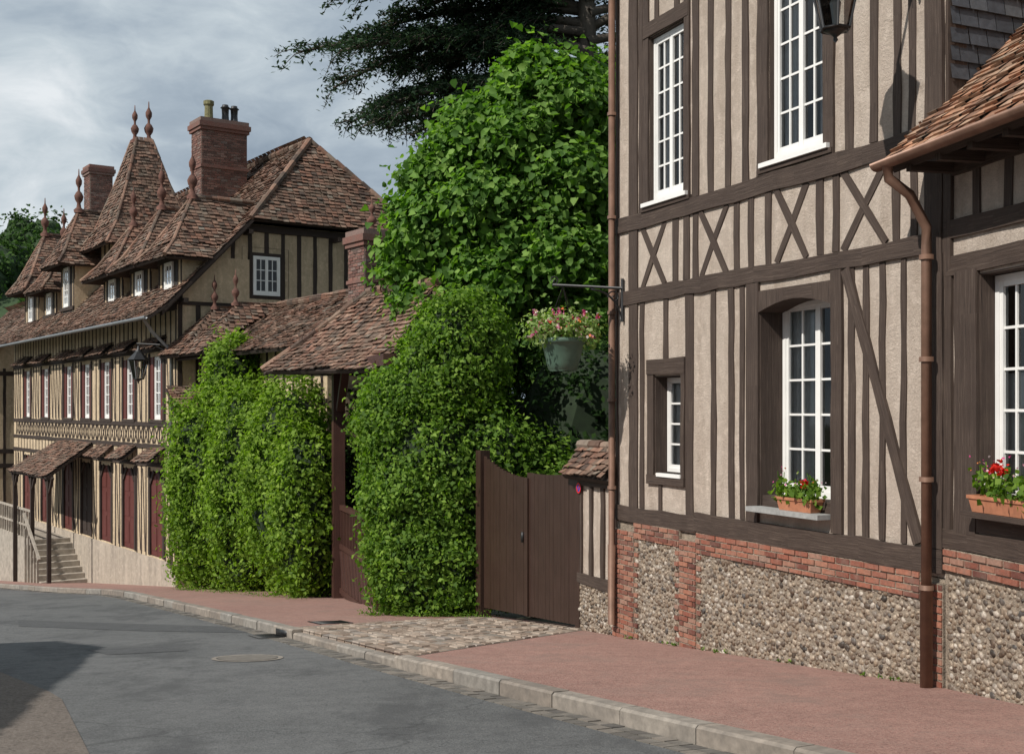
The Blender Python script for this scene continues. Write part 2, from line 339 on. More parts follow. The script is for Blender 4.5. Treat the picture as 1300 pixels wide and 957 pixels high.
# ------------------------------------------------------------------ foliage
def leaf_mesh(name,P,Nr,size,aspect,mat,parent,fold=.15,heart=False):
    n=len(P); Nr=Nr/(np.linalg.norm(Nr,axis=1)[:,None]+1e-9)
    t=np.cross(Nr,rng.normal(size=(n,3))); t/=np.linalg.norm(t,axis=1)[:,None]+1e-9; b=np.cross(Nr,t)
    L=(size*rng.uniform(.6,1.3,n))[:,None]; W=L*aspect
    if heart:
        dr=Nr*L*.12
        V=np.stack([P-t*L*.42,P-t*L*.28+b*W*.5+Nr*L*fold,P+t*L*.12+b*W*.42+Nr*L*fold,P+t*L*.55-dr,P+t*L*.12-b*W*.42+Nr*L*fold,P-t*L*.28-b*W*.5+Nr*L*fold],1).reshape(-1,3)
        idx=np.array([0,1,2,3,0,3,4,5]); li=(np.arange(n)[:,None]*6+idx[None]).ravel(); nf=2*n; nv=6*n
    else:
        V=np.stack([P-t*L/2,P+b*W/2+Nr*L*fold,P+t*L/2,P-b*W/2+Nr*L*fold],1).reshape(-1,3); li=np.arange(4*n); nf=n; nv=4*n
    me=bpy.data.meshes.new(name); me.vertices.add(nv); me.vertices.foreach_set('co',V.ravel())
    me.loops.add(4*nf); me.loops.foreach_set('vertex_index',li); me.polygons.add(nf)
    me.polygons.foreach_set('loop_start',np.arange(nf)*4); 
    try: me.polygons.foreach_set('loop_total',np.full(nf,4))
    except Exception: pass
    me.update(calc_edges=True); me.validate(); me.materials.append(MATS[mat])
    ob=bpy.data.objects.new(name,me); ob.parent=parent; COL.objects.link(ob); return ob
def se_r(d,r,p): return (np.abs(d/np.array(r))**p).sum(1)**(-1/p)
def bmpf(d,c,b): return 1+b*(np.sin(d[:,0]*7+c[0])*np.sin(d[:,1]*6+c[1]*2)+np.sin(d[:,2]*9+c[2])*.7+.6*np.sin(d[:,2]*17+d[:,0]*9+c[0]*3))
def foliage(name,lobes,n,size,mat,parent,p=2.3,depth=.25,clump=40,cr=.22,aspect=.6,core='core_leaf',cs=.82,up=.3,bump_=.09,jn=.55,sprig=0,heart=False):
    w=np.array([ (l[1][0]*l[1][1]+l[1][0]*l[1][2]+l[1][1]*l[1][2]) for l in lobes]); w/=w.sum()
    PP=[];NN=[]
    for l,wi in zip(lobes,w):
        c=np.array(l[0]); r=l[1]; k=max(4,int(n*wi/clump)); d=rng.normal(size=(k,3)); d*=np.array(r)**.5; d/=np.linalg.norm(d,axis=1)[:,None]
        rr=se_r(d,r,p); bmp=bmpf(d,c,bump_)
        ex=1-depth*rng.random(k)**1.6; sp_=rng.random(k)<sprig; ex=np.where(sp_,1+rng.random(k)*.12,ex)
        C=c+d*(rr*bmp*ex)[:,None]
        nn=d/np.array(r); nn/=np.linalg.norm(nn,axis=1)[:,None]
        keep=np.ones(k,bool)
        for m in lobes:
            if m is l: continue
            q=(np.abs((C-np.array(m[0]))/np.array(m[1]))**p).sum(1)**(1/p); keep&=q>.78
        C=C[keep];nn=nn[keep];k=len(C)
        P=np.repeat(C,clump,0)+rng.normal(size=(k*clump,3))*cr*np.repeat(rng.uniform(.5,1.35,k),clump)[:,None]
        Q=np.repeat(nn,clump,0)+rng.normal(size=(k*clump,3))*jn+np.array([0,0,up]); PP.append(P);NN.append(Q)
    P=np.concatenate(PP);Q=np.concatenate(NN)
    leaf_mesh(name,P,Q,size,aspect,mat,parent,heart=heart)
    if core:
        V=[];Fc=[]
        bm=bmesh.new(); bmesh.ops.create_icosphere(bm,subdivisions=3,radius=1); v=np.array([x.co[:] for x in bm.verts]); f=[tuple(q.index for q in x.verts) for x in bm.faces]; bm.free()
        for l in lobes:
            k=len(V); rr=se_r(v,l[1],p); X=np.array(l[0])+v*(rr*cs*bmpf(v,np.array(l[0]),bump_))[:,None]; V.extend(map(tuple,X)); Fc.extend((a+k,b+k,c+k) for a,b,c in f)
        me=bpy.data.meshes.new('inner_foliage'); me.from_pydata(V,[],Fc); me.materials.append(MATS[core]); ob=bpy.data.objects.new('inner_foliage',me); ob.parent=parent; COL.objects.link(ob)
def empty(n): e=bpy.data.objects.new(n,None); COL.objects.link(e); return e
# ------------------------------------------------------------------ ground
GY=[-600,-40,28,60,110,700]; GZ=[4.57,4.57,.25-.108*28,.25-.108*28-.13*32,-8.4,-8.4]
def g(y): return float(np.interp(y,GY,GZ))
KY=[-10,5,6.5,8,10.2,12.25,16.6,20,26.8,28.6,30.6,43,58,75]; KX=[8.5,2.75,1.95,1.12,-.07,-1.14,-3.3,-5.05,-8.7,-9.9,-11.8,-20.4,-31,-44]
def K(y): return float(np.interp(y,KY,KX))
RY=[-10,9.83,15,16.1,18.6,20,22,24,26.4,31,32,48,58,75]; RX=[8.3,3.9,1.6,1.25,-.1,-.7,-2,-3.2,-3.5,-7.9,-8.8,-20,-27,-40]
def Rr(y): return float(np.interp(y,RY,RX))
def sheet(name,ys,l,r,dz,mat,sub=1):
    V=[];Fc=[]
    for i,y in enumerate(ys):
        a,b=l(y),r(y)
        for k in range(sub+1): V.append((a+(b-a)*k/sub,y,g(y)+dz))
        if i:
            o=i*(sub+1); 
            for k in range(sub): Fc.append((o-sub-1+k,o-sub+k,o+k+1,o+k))
    me=bpy.data.meshes.new(name); me.from_pydata(V,[],Fc); me.materials.append(MATS[mat]); ob=bpy.data.objects.new(name,me); COL.objects.link(ob); return ob
ys0=[-600,-300,-40,-20,0,10,20,28,40,60,85,110,300,700]
sheet('ground',ys0,lambda y:-700,lambda y:700,-.32,'earth',8)
def arange(a,b,s): 
    o=list(np.arange(a,b,s))+[b]; return sorted(set([float(x) for x in o]+[y for y in (28.,60.) if a<y<b]))
sheet('road',arange(-10,75,.5),lambda y:K(y)-10,lambda y:K(y)+.02,-.12,'asphalt')
sheet('pavement',arange(-10,58,.5),lambda y:K(y)+.14,Rr,0,'red_pavement')
sheet('pavement',arange(-10,13,.5),lambda y:-12,lambda y:-3.9-.72*(y-10.2) if y>10.2 else -3.9-.45*(y-10.2) if y>7 else -2.46-.2*(y-7),-.115,'brown_paving')
kb=B('kerb')
def stone(B_,F,LL,n0,n1,ztop,zbot,mat,part,bev=.02):
    v=[]; j=U(-.008,.008); t=U(-.004,.005)
    for uu in (.006,LL-.006):
        for (n,dz) in ((n0+j,zbot),(n0+j,ztop-bev),(n0+j+bev,ztop),(n1,ztop+.003),(n1,zbot)): q=F.p(uu,n,0); v.append((q[0],q[1],g(q[1])+dz+t))
    B_.add(mat,v,[(0,1,2,3,4),(9,8,7,6,5),(0,1,6,5),(1,2,7,6),(2,3,8,7),(3,4,9,8)],part)
y=-2.0
while y<56:
    dx=K(y+.5)-K(y); L=.85+U(-.15,.2); st=L/math.hypot(1,dx/.5); y1=y+st; a=(K(y),y); b=(K(y1),y1); F=Fr(a,(b[0]-a[0],b[1]-a[1])); LL=math.dist(a,b)
    hh=.012 if not 12.3<y<15.7 else -.03
    stone(kb,F,LL,-.01,.155,hh,-.3,'kerb_stone','kerb_stones'); y=y1
y=-2.
while y<45:
    dx=K(y+.5)-K(y); st=.16/math.hypot(1,dx/.5); a=(K(y),y); F=Fr(a,(dx,.5)); 
    for r in range(2):
        n1=-.02-r*.125; v=[]
        for dz in (-.3,-.112+U(-.004,.006)):
            for nn in (n1-.115,n1):
                for uu in (.006,.154): q=F.p(uu,nn,0); v.append((q[0],q[1],g(q[1])+dz))
        kb.add('gutter_sett',v,[(4,6,7,5),(0,4,5,1),(2,3,7,6),(0,2,6,4),(1,5,7,3)],'gutter_setts')
    y+=st
kb.done()
def gbox(B_,F,u0,u1,n0,n1,d0,d1,mat,part=None):
    v=[]
    for dz in (d0,d1):
        for nn in (n0,n1):
            for uu in (u0,u1): q=F.p(uu,nn,0); v.append((q[0],q[1],g(q[1])+dz))
    B_.add(mat,v,[(0,1,3,2),(4,6,7,5),(0,4,5,1),(2,3,7,6),(0,2,6,4),(1,5,7,3)],part)
dr=B('storm_drain'); F=Fr((K(16.1),16.1),(K(16.7)-K(16.1),.6))
gbox(dr,F,0,.55,-.02,.0,-.105,-.02,'iron','inlet')
for i in range(7): gbox(dr,F,i*.085,i*.085+.045,-.42,-.04,-.105,-.098,'iron','grate_bars')
dr.done()
pg=B('pavement_grate'); F=Fr((-2.75,17.0),(-.5,1))
for i in range(9): gbox(pg,F,i*.06,i*.06+.035,0,.45,.004,.012,'iron','bars')
for n in (-.03,.45): gbox(pg,F,-.03,.56,n,n+.03,.004,.013,'iron','frame')
pg.done()
mh=B('manhole_cover'); cx,cy=-3.0,13.4
for (r0,r1,dz,m) in ((0,.33,-.112,'gutter_sett'),(.345,.40,-.113,'kerb_stone')):
    V=[];Fc=[]
    for k in range(28):
        a=2*math.pi*k/28
        for r in (r0+.001,r1): yy=cy+r*math.sin(a); V.append((cx+r*math.cos(a),yy,g(yy)+dz))
    for k in range(28): o=2*k; q=(2*k+2)%56; Fc.append((o,o+1,q+1,q))
    mh.add(m,V,Fc)
mh.done()
def patch(pts,mat,dz,name='road_patch'):
    me=bpy.data.meshes.new(name); me.from_pydata([(x,y,g(y)+dz) for x,y in pts],[],[tuple(range(len(pts)))]); me.materials.append(MATS[mat]); o=bpy.data.objects.new(name,me); COL.objects.link(o)
patch([(-8.2,19.6),(-5.9,18.7),(-3.6,17.9),(-3.45,16.9),(-5.4,17.3),(-7.6,18.2)],'asphalt_patch',-.116)
patch([(-5.2,14.4),(-4.4,14.9),(-3.9,14.3),(-4.7,13.8)],'asphalt_patch',-.116)
cb=B('cobbled_crossing'); QA=[np.array(p) for p in ((-.5,18.75),(1.0,16.0),(-1.06,12.4),(-3.08,16.4))]
def bil(s,t): return (QA[0]*(1-s)+QA[1]*s)*(1-t)+(QA[3]*(1-s)+QA[2]*s)*t
nt_=22
for i in range(nt_):
    t0,t1=i/nt_+.003,(i+1)/nt_-.003; s=-U(0,.05)
    while s<1:
        ds=U(.04,.08); s0=max(0,s)+.004; s1=min(1,s+ds)-.004
        if s1-s0>.01:
            v=[]; h=U(.002,.024)
            for inset,dz in ((0,-.05),(0,h-.012),(.14,h)):
                for (a,b) in ((s0,t0),(s1,t0),(s1,t1),(s0,t1)):
                    a2=a+((s0+s1)/2-a)*inset; b2=b+((t0+t1)/2-b)*inset*.9; q=bil(a2,b2); v.append((q[0],q[1],g(q[1])+dz))
            cb.add('cobble',v,[(0,1,5,4),(1,2,6,5),(2,3,7,6),(3,0,4,7),(4,5,9,8),(5,6,10,9),(6,7,11,10),(7,4,8,11),(8,9,10,11)],'setts')
        s+=ds
cb.add('mortar_dark',[(q[0],q[1],g(q[1])+.004) for q in QA],[(0,1,2,3)],'joint_bed')
cb.done()
# ------------------------------------------------------------------ near house A
A=Fr((1.33,15),(.4027,-.9153)); A.n=(-.9153,-.4027)
h=B('half_timbered_house')
W1=(.82,1.62,3.99,5.98); W2=(3.22,4.10,4.02,6.0); GW=(3.06,4.22,.50,2.62); SW=(.95,1.56,.74,1.9)
h.wall(A,0,5.65,.1,7.6,0,'plaster',[W1,W2,GW,SW],'front_wall')
T=h
for (z0,z1,n) in ((3.71,3.9,.03),(2.81,2.98,.03)): T.hb(A,.0,5.65,z0,z1,-.05,n,j=.012)
T.hb(A,1.87,5.65,.13,.34,-.05,.045,j=.013); T.hb(A,.0,1.87,.12,.3,-.05,.035)
T.vb(A,.34,.55,.1,7.6,n1=.02); T.vb(A,.0,.05,.1,7.6,n1=.02); T.vb(A,5.45,5.65,.34,7.6,n1=.04); 
T.hb(A,.05,5.45,7.4,7.6)
for c,w in ((1.85,.13),(2.15,.10),(2.49,.10),(2.81,.11),(4.45,.12),(4.79,.10),(5.09,.09),(5.27,.08)): T.vb(A,c-w/2,c+w/2,3.9,7.4)
for a,b in ((.69,.82),(1.62,1.74),(3.04,3.22),(4.10,4.25)): T.vb(A,a,b,3.9,7.4,n1=.028)
T.vb(A,.58,.66,3.9,7.4)
for (a,b) in ((.69,1.74),(3.04,4.25)): T.hb(A,a+.02,b-.02,5.98,6.16,n1=.032)
for a,b in ((.95,1.05),(1.4,1.5),(3.35,3.45),(3.85,3.95)): T.vb(A,a,b,6.16,7.4)
def X(u0,u1,z0=2.98,z1=3.71,w=.085):
    T.beam(A,(u0+w*.4,z0),(u1-w*.4,z1),w,-.05,.012); T.beam(A,(u0+w*.4,z1),(u1-w*.4,z0),w,-.048,.016)
X(.62,1.22); X(1.92,2.5); X(3.32,3.86); X(4.33,4.98)
for a,b in ((1.36,1.48),(1.60,1.72),(1.80,1.9),(2.6,2.7),(2.86,2.96),(3.16,3.26),(3.98,4.08),(4.22,4.32),(5.03,5.12),(5.25,5.33)): T.vb(A,a,b,2.98,3.71)
for a,b in ((.60,.70),(1.64,1.80),(2.16,2.26),(2.5,2.60),(2.71,2.79),(4.44,4.53),(4.86,4.94),(5.13,5.2)): T.vb(A,a,b,.34 if a>1.87 else .3,2.81)
T.vb(A,4.64,4.72,.34,2.81)
T.vb(A,2.86,3.06,.34,2.81,n1=.035); T.vb(A,4.22,4.37,.34,2.81,n1=.035)
T.beam(A,(4.42,2.8),(5.36,.36),.11,-.05,.032)
v=[];f=[]
for i in range(9):
    u=3.06+1.16*i/8; zz=2.50+.10*math.sin(math.pi*i/8); 
    v+=[A.p(u,-.3,zz),A.p(u,.03,zz),A.p(u,.03,2.72),A.p(u,-.3,2.72)]
    if i: o=4*i; f+=[(o-4,o-3,o+1,o),(o-3,o-2,o+2,o+1)]
h.add('timber',v,f,'lintel')
T.vb(A,.80,.95,.66,2.05,n1=.03); T.vb(A,1.56,1.64,.66,2.05,n1=.03); T.hb(A,.80,1.64,1.92,2.1,n1=.036); T.hb(A,.80,1.64,.62,.72,n1=.04)
T.vb(A,1.16,1.26,2.1,2.81); T.vb(A,1.05,1.12,.3,.62); 
def reveal(F,hh,d,mat='timber',B_=h,sill=True):
    u0,u1,z0,z1=hh
    B_.box(F,u0-.03,u0+.012,-d,.0,z0,z1,mat,'reveal'); B_.box(F,u1-.012,u1+.03,-d,0,z0,z1,mat,'reveal')
    B_.box(F,u0-.03,u1+.03,-d,-.002,z1-.012,z1+.03,mat,'reveal'); B_.box(F,u0-.03,u1+.03,-d,-.002,z0-.03,z0+.012,mat,'reveal')
reveal(A,GW,.36); reveal(A,SW,.2); reveal(A,W1,.1); reveal(A,W2,.1)
h.window(A,GW[0]+.015,GW[1]-.015,.62,2.6,-.28,2,5,fw=.05,curtain='side')
h.box(A,GW[0],GW[1],-.34,-.02,.5,.62,'timber','under_sill')
h.window(A,SW[0]+.012,SW[1]-.012,SW[2]+.02,SW[3]-.02,-.17,2,4,fw=.035,curtain='full',leaves=1)
h.window(A,W1[0]+.012,W1[1]-.012,W1[2]+.02,W1[3]-.02,-.06,2,6,fw=.045,curtain='left')
h.window(A,W2[0]+.012,W2[1]-.012,W2[2]+.02,W2[3]-.02,-.06,2,5,fw=.045,curtain='side')
for w in (W1,W2): h.box(A,w[0]-.1,w[1]+.1,-.05,.07,w[2]-.05,w[2]-.003,'white_paint','window_sill'); h.box(A,w[0]-.15,w[1]+.14,-.05,.045,w[2]-.10,w[2]-.052,'timber','sill_timber')
h.box(A,SW[0]+.1,SW[1]+.02,-.1,.05,SW[2]-.03,SW[2]+.012,'white_paint','window_sill')
h.box(A,3.04,4.2,-.28,.17,.462,.51,'stone_grey','stone_sill')
zl=lambda u:g(15-.9153*u)
def mort(F,B_,u0,u1,z0,z1,n): B_.box(F,u0,u1,-.25,n,z0,z1,'mortar','base_mortar')
mort(A,h,.44,5.45,-1.7,.0,.02); h.flint(A,.5,1.56,-1.6,-.08,.018,zlow=zl); h.flint(A,1.88,5.42,-1.5,-.10,.018,zlow=zl)
h.bricks(A,-.04,.5,-1.6,.0,.035); h.bricks(A,1.54,1.9,-1.5,.02,.03); h.bricks(A,5.4,5.66,-1.2,.05,.035)
h.bricks(A,.5,1.54,-.07,.118,.03); h.bricks(A,1.9,5.4,-.11,.128,.035)
for i in range(12):
    zz=-.12-i*.124
    if zz>zl(.5)-.1: h.bricks(A,.5,.5+.1,zz-.062,zz,.03,out=False); h.bricks(A,1.9,2.0,zz-.062,zz,.028,out=False); h.bricks(A,1.44,1.54,zz-.062,zz,.028,out=False)
S=Fr(A.p(5.65,0,0)[:2],(.9153,.4027)); S.n=(.4027,-.9153)
h.box(S,.01,7,-5.64,-.01,-2.6,.09,'mortar','foundation')
h.wall(S,0,7,.09,7.6,0,'plaster',(),'side_wall')
h.vb(S,.0,.2,.3,7.6,n1=.03)
h.box(S,.2,7,.0,.05,3.3,4.25,'timber','side_boards')
v=[];f=[];z=4.25;r=0
while z<7.6:
    u=.02-(.1 if r%2 else 0)
    while u<6.9:
        a=max(u,.02)+.004;b=u+.2-.004;k=len(v);q=U(0,.012); v+=[S.p(a,.045+q,z),S.p(b,.045+q,z),S.p(b,.02,z+.19),S.p(a,.02,z+.19),S.p(a,.03+q,z),S.p(b,.03+q,z)]; f+=[(k,k+1,k+2,k+3),(k+4,k+5,k+1,k)]; u+=.2
    z+=.15;r+=1
h.add('slate',v,f,'slate_cladding')
Bk=Fr(A.p(0,-7,0)[:2],A.d); Bk.n=(-A.n[0],-A.n[1])
h.wall(Bk,0,5.65,-1.8,7.6,0,'plaster',(),'rear_wall')
L=Fr(A.p(0,0,0)[:2],(.9153,.4027)); L.n=(-.4027,.9153); h.wall(L,0,7,-1.8,7.6,0,'plaster',(),'left_wall')
for i in range(12): h.vb(L,.1+i*.55,.22+i*.55,.2,7.6)
for z in (.1,2.85,3.75): h.hb(L,0,7,z,z+.18,n1=.03)
for sgn,n0,n1 in ((1,.5,-3.5),(-1,-7.5,-3.5)):
    h.tiles([A.p(-.3,n0,7.3),A.p(5.95,n0,7.3),A.p(5.95,n1,11),A.p(-.3,n1,11)])
for u in (0,5.65): h.poly([A.p(u,0,7.6),A.p(u,-7,7.6),A.p(u,-3.5,10.75)],'plaster','gable')
def pipe(B_,pts,r=.045,mat='copper'): B_.tube(pts,r,mat,12,'downpipe')
pipe(h,[A.p(.07,.11,-.2+.0),A.p(.07,.11,7.3)],.042)
pipe(h,[A.p(.07,.11,-1.2),A.p(.07,.11,-.2)],.05)
for z in (.5,1.6,2.7,3.9,5.2): h.tube([A.p(.07,.11,z),A.p(.07,.11,z+.04)],.056,'copper',12,'pipe_bracket')
h.done()
# ------------------------------------------------------------------ wing
Wg=Fr((3.606,9.83),(.2149,-.9766)); Wg.n=(-.9766,-.2149)
w=B('half_timbered_cottage'); WW=(.47,1.37,.70,2.58); WW2=(2.6,3.5,.7,2.58)
Fw=Wg
w.wall(Fw,.02,6,.3,3.6,0,'plaster',[WW,WW2],'front_wall')
w.hb(Fw,.02,6,.36,.52,n1=.04); w.hb(Fw,.02,6,2.60,2.76,n1=.03); w.hb(Fw,.02,6,2.90,3.05,n1=.03); w.hb(Fw,.02,6,3.42,3.6,n1=.03)
w.vb(Fw,.02,.12,.5,3.5,n1=.03)
for hh in (WW,WW2):
    w.vb(Fw,hh[0]-.3,hh[0],.5,2.62,n1=.035); w.vb(Fw,hh[1],hh[1]+.28,.5,2.62,n1=.035); w.hb(Fw,hh[0],hh[1],.52,.70,n1=.03)
    reveal(Fw,hh,.2,B_=w); w.window(Fw,hh[0]+.015,hh[1]-.015,hh[2]+.02,hh[3]-.02,-.14,2,5,fw=.05,curtain='half')
    w.box(Fw,hh[0]-.02,hh[1]+.02,-.12,.16,.66,.70,'timber','sill')
for c in (.45,.85,1.2,1.6,2.0,2.4,2.8,3.2,3.6,4.0,4.4,4.8,5.2,5.6): w.vb(Fw,c-.05,c+.05,3.05,3.42)
for c in (1.9,2.1,4.0,4.4,4.8,5.2,5.6): w.vb(Fw,c-.05,c+.05,.52,2.6)
zl2=lambda u:g(9.83-.9766*u)
w.box(Fw,.03,6,-.25,.018,-1.6,.18,'mortar','base_mortar'); w.flint(Fw,.06,3.4,-1.2,.15,.016,zlow=zl2)
w.bricks(Fw,.03,5.9,.17,.355,.035)
e0,e1=-.12,6.2; o=.47
w.tiles([Wg.p(e0,o,3.55),Wg.p(e1,o,3.55),Wg.p(e1,-2.9,6.7),Wg.p(e0,-2.9,6.7)],'roof_tile_orange',tw=.15,th=.095,lift=.026,jit=1.0)
w.tiles([Wg.p(e0,-6.0,3.55),Wg.p(e1,-6.0,3.55),Wg.p(e1,-2.9,6.7),Wg.p(e0,-2.9,6.7)],'roof_tile_orange')
w.wall(Fr(Wg.p(6,0,0)[:2],(.9766,.2149)),0,5.7,-1,3.6,0,'plaster'); Bq=Fr(Wg.p(0,-5.7,0)[:2],Wg.d); w.wall(Bq,0,6,-1.5,3.6,0,'plaster')
w.poly([Wg.p(6,0,3.6),Wg.p(6,-5.7,3.6),Wg.p(6,-2.9,6.4)],'plaster','gable')
for i in range(14): w.box(Wg,.1+i*.42,.17+i*.42,.0,.42,3.44,3.52,'timber','rafter_ends')
v=[];f=[];gs=8
for i,u in enumerate((e0-.06,e1)):
    for k in range(gs+1):
        a=math.pi*k/gs; v.append(Wg.p(u,o+.06+.065*math.cos(a),3.55-.065*math.sin(a)))
    for k in range(gs+1):
        a=math.pi*(gs-k)/gs; v.append(Wg.p(u,o+.06+.058*math.cos(a),3.55-.058*math.sin(a)))
m=2*(gs+1)
for k in range(m): f.append((k,(k+1)%m,m+(k+1)%m,m+k))
f+=[tuple(range(m))[:gs+1]]
w.add('copper',v,f,'gutter')
dp=A.p(5.57,.13,0)
pipe(w,[Wg.p(.0,o+.06,3.5),Wg.p(.0,o+.05,3.40),Wg.p(.02,.34,3.27),(dp[0],dp[1],3.02),(dp[0],dp[1],2.86),(dp[0],dp[1],.0)],.043)
pipe(w,[(dp[0],dp[1],.02),(dp[0],dp[1],-.95)],.052)
for z in (.0,.9,1.9,2.75): w.tube([(dp[0],dp[1],z),(dp[0],dp[1],z+.04)],.06,'copper',12,'pipe_bracket')
w.done()
# ------------------------------------------------------------------ planters
def planter(F,u0,u1,n0,n1,z,name='flower_box'):
    p=B(name); hh=.13
    def fr(a,z): return [F.p(u0+a,n0+a*.7,z),F.p(u1-a,n0+a*.7,z),F.p(u1-a,n1-a*.7,z),F.p(u0+a,n1-a*.7,z)]
    rings=[fr(.03,z),fr(.006,z+hh*.78),fr(-.008,z+hh*.8),fr(-.008,z+hh),fr(.012,z+hh),fr(.014,z+hh-.02)]
    v=[q for r in rings for q in r]; f=[(0,1,2,3)]
    for i in range(5):
        for k in range(4): f.append((4*i+k,4*i+(k+1)%4,4*i+4+(k+1)%4,4*i+4+k))
    f.append((20,21,22,23)); p.add('terracotta',v,f,'trough')
    stems=int((u1-u0)/.1); c=[]
    for i in range(stems*2):
        b=F.p(U(u0,u1),U(n0,n1),z+hh); t=(b[0]+U(-.07,.07),b[1]+U(-.07,.07),b[2]+U(.08,.28)); p.tube([b,t],.005,'leaf_ivy',4,'stems'); c.append(t)
    e=p.done()
    lob=[((*F.p(u0+(u1-u0)*(i+.5)/stems,(n0+n1)/2,0)[:2],z+hh+.06),(.08,.08,.075)) for i in range(stems)]
    foliage('leaves',lob,520,.055,'leaf_ivy',e,clump=10,cr=.045,aspect=.9,core=None)
    heads=random.sample(c,max(2,stems//2))
    P=np.concatenate([np.array(t)+rng.normal(size=(42,3))*.022 for t in heads]); leaf_mesh('blooms',P,rng.normal(size=P.shape),.032,.9,'petal_red',e)
    P=np.array([np.array(t)+rng.normal(size=3)*.05 for t in c for _ in range(3)]); leaf_mesh('small_blooms',P,rng.normal(size=P.shape),.022,.9,'petal_pink',e)
planter(A,3.5,4.05,-.03,.13,.512); planter(Fw,.52,1.3,-.02,.14,.703)
# ------------------------------------------------------------------ hanging basket
hb=B('hanging_flower_basket'); c=A.p(.2,.86,0)
hb.tube([A.p(.2,.02,3.02),A.p(.2,1.0,3.02)],.018,'iron',8,'bracket_arm'); hb.tube([A.p(.2,.03,2.6),A.p(.2,.03,3.14)],.02,'iron',8,'bracket_plate')
hb.tube([A.p(.2,.05+.42*(1-math.cos(a)),2.62+.37*math.sin(a)) for a in np.linspace(0,math.pi/2,8)],.013,'iron',6,'bracket_scroll')
hb.tube([A.p(.2,.15+.09*(1-t/9)*math.cos(t),2.90+.09*(1-t/9)*math.sin(t)) for t in np.linspace(0,8,30)],.01,'iron',6,'bracket_scroll')
hb.tube([A.p(.2,.97+.06*(1-t/9)*math.cos(t),3.07+.06*(1-t/9)*math.sin(t)) for t in np.linspace(0,8,30)],.01,'iron',6,'bracket_scroll')
for k in range(4):
    a=k*math.pi/2+.5; hb.tube([(c[0],c[1],3.0),(c[0]+.27*math.cos(a),c[1]+.27*math.sin(a),2.38)],.008,'iron',5,'chains')
hb.lathe((c[0],c[1],1.97),[(.15,0),(.18,.02),(.2,.1),(.225,.2),(.25,.3),(.275,.34),(.29,.35),(.29,.4),(.27,.4),(.26,.36)],'pot_green',20,'pot')
e=hb.done()
foliage('trailing_leaves',[((c[0],c[1],2.49),(.34,.34,.12)),((c[0]-.27,c[1]-.1,2.46),(.18,.16,.1)),((c[0]+.27,c[1]-.05,2.46),(.16,.16,.1))],1900,.065,'leaf_basket',e,clump=12,cr=.07,aspect=.6,core=None)
P=np.concatenate([np.array((c[0]+U(-.42,.42),c[1]+U(-.38,.2),2.50+U(-.12,.2)))+rng.normal(size=(9,3))*.018 for _ in range(52)]); leaf_mesh('blooms',P,rng.normal(size=P.shape),.042,.9,'petal_pink',e)
# ------------------------------------------------------------------ lanterns
def lantern(F,u,n,zb,S=1,name='wall_lantern'):
    l=B(name); c=F.p(u,n,0)
    def ring(r,z,k=6): return [(c[0]+r*math.cos(2*math.pi*i/k+.4),c[1]+r*math.sin(2*math.pi*i/k+.4),z) for i in range(k)]
    b=ring(.11*S,zb+.10*S); t=ring(.20*S,zb+.50*S); tt=ring(.235*S,zb+.51*S); ap=ring(.07*S,zb+.68*S); 
    for i in range(6):
        j=(i+1)%6
        l.tube([b[i],t[i]],.011*S,'iron',5,'frame'); l.tube([b[i],b[j]],.012*S,'iron',5,'frame'); l.tube([t[i],t[j]],.014*S,'iron',5,'frame')
        l.add('window_glass',[b[i],b[j],t[j],t[i]],[(0,1,2,3)],'panes')
        l.add('iron',[tt[i],tt[j],ap[j],ap[i]],[(0,1,2,3)],'hood')
    l.lathe((c[0],c[1],zb),[(.005,0),(.02*S,.02*S),(.012*S,.04*S),(.05*S,.07*S),(.115*S,.10*S)],'iron',10,'base')
    l.lathe((c[0],c[1],zb+.66*S),[(.08*S,0),(.07*S,.05*S),(.03*S,.08*S),(.03*S,.12*S),(.012*S,.16*S)],'iron',10,'cap')
    l.lathe((c[0],c[1],zb+.12*S),[(.02*S,0),(.03*S,.08*S),(.045*S,.18*S),(.02*S,.24*S)],'lamp_glass',8,'bulb')
    za=zb+.84*S
    l.tube([(c[0],c[1],zb+.8*S),(c[0],c[1],za+.02)],.012*S,'iron',6,'hook')
    l.tube([F.p(u,0,za+.0),F.p(u,n+.05,za+.02)],.016*S,'iron',6,'bracket_arm')
    l.tube([F.p(u,.02,za-.4*S),F.p(u,n*.15,za-.15*S),F.p(u,n*.5,za-.03)],.012*S,'iron',6,'bracket_brace')
    l.done()
lantern(A,5.36,.9,4.52,1.08)
# ------------------------------------------------------------------ gate pier + gate
gp=B('garden_wall'); G=Fr((1.33,15),(-.37,.93)); G.n=(-.929,-.37)
gp.box(G,.02,1.16,-.28,-.02,-.82,.6,'plaster','wall'); gp.box(G,.02,1.17,-.3,.0,-1.75,-.83,'mortar','base'); gp.flint(G,.05,1.14,-1.6,-.84,.0)
for a,b in ((.02,.12),(.36,.46),(.72,.80),(1.04,1.16)): gp.vb(G,a,b,-.82,.6,-.03,.012)
gp.hb(G,.02,1.16,-.84,-.7,-.03,.02); gp.hb(G,.02,1.16,.48,.62,-.03,.02)
for n0,n1 in ((.16,-.15),(-.46,-.15)): gp.tiles([G.p(-.02,n0,.62),G.p(1.4,n0,.62),G.p(1.4,n1,1.0),G.p(-.02,n1,1.0)],tw=.14,th=.1)
gp.ridge(G.p(-.02,-.15,1.02),G.p(1.4,-.15,1.02),.07)
gp.done()
sg=B('no_parking_sign')
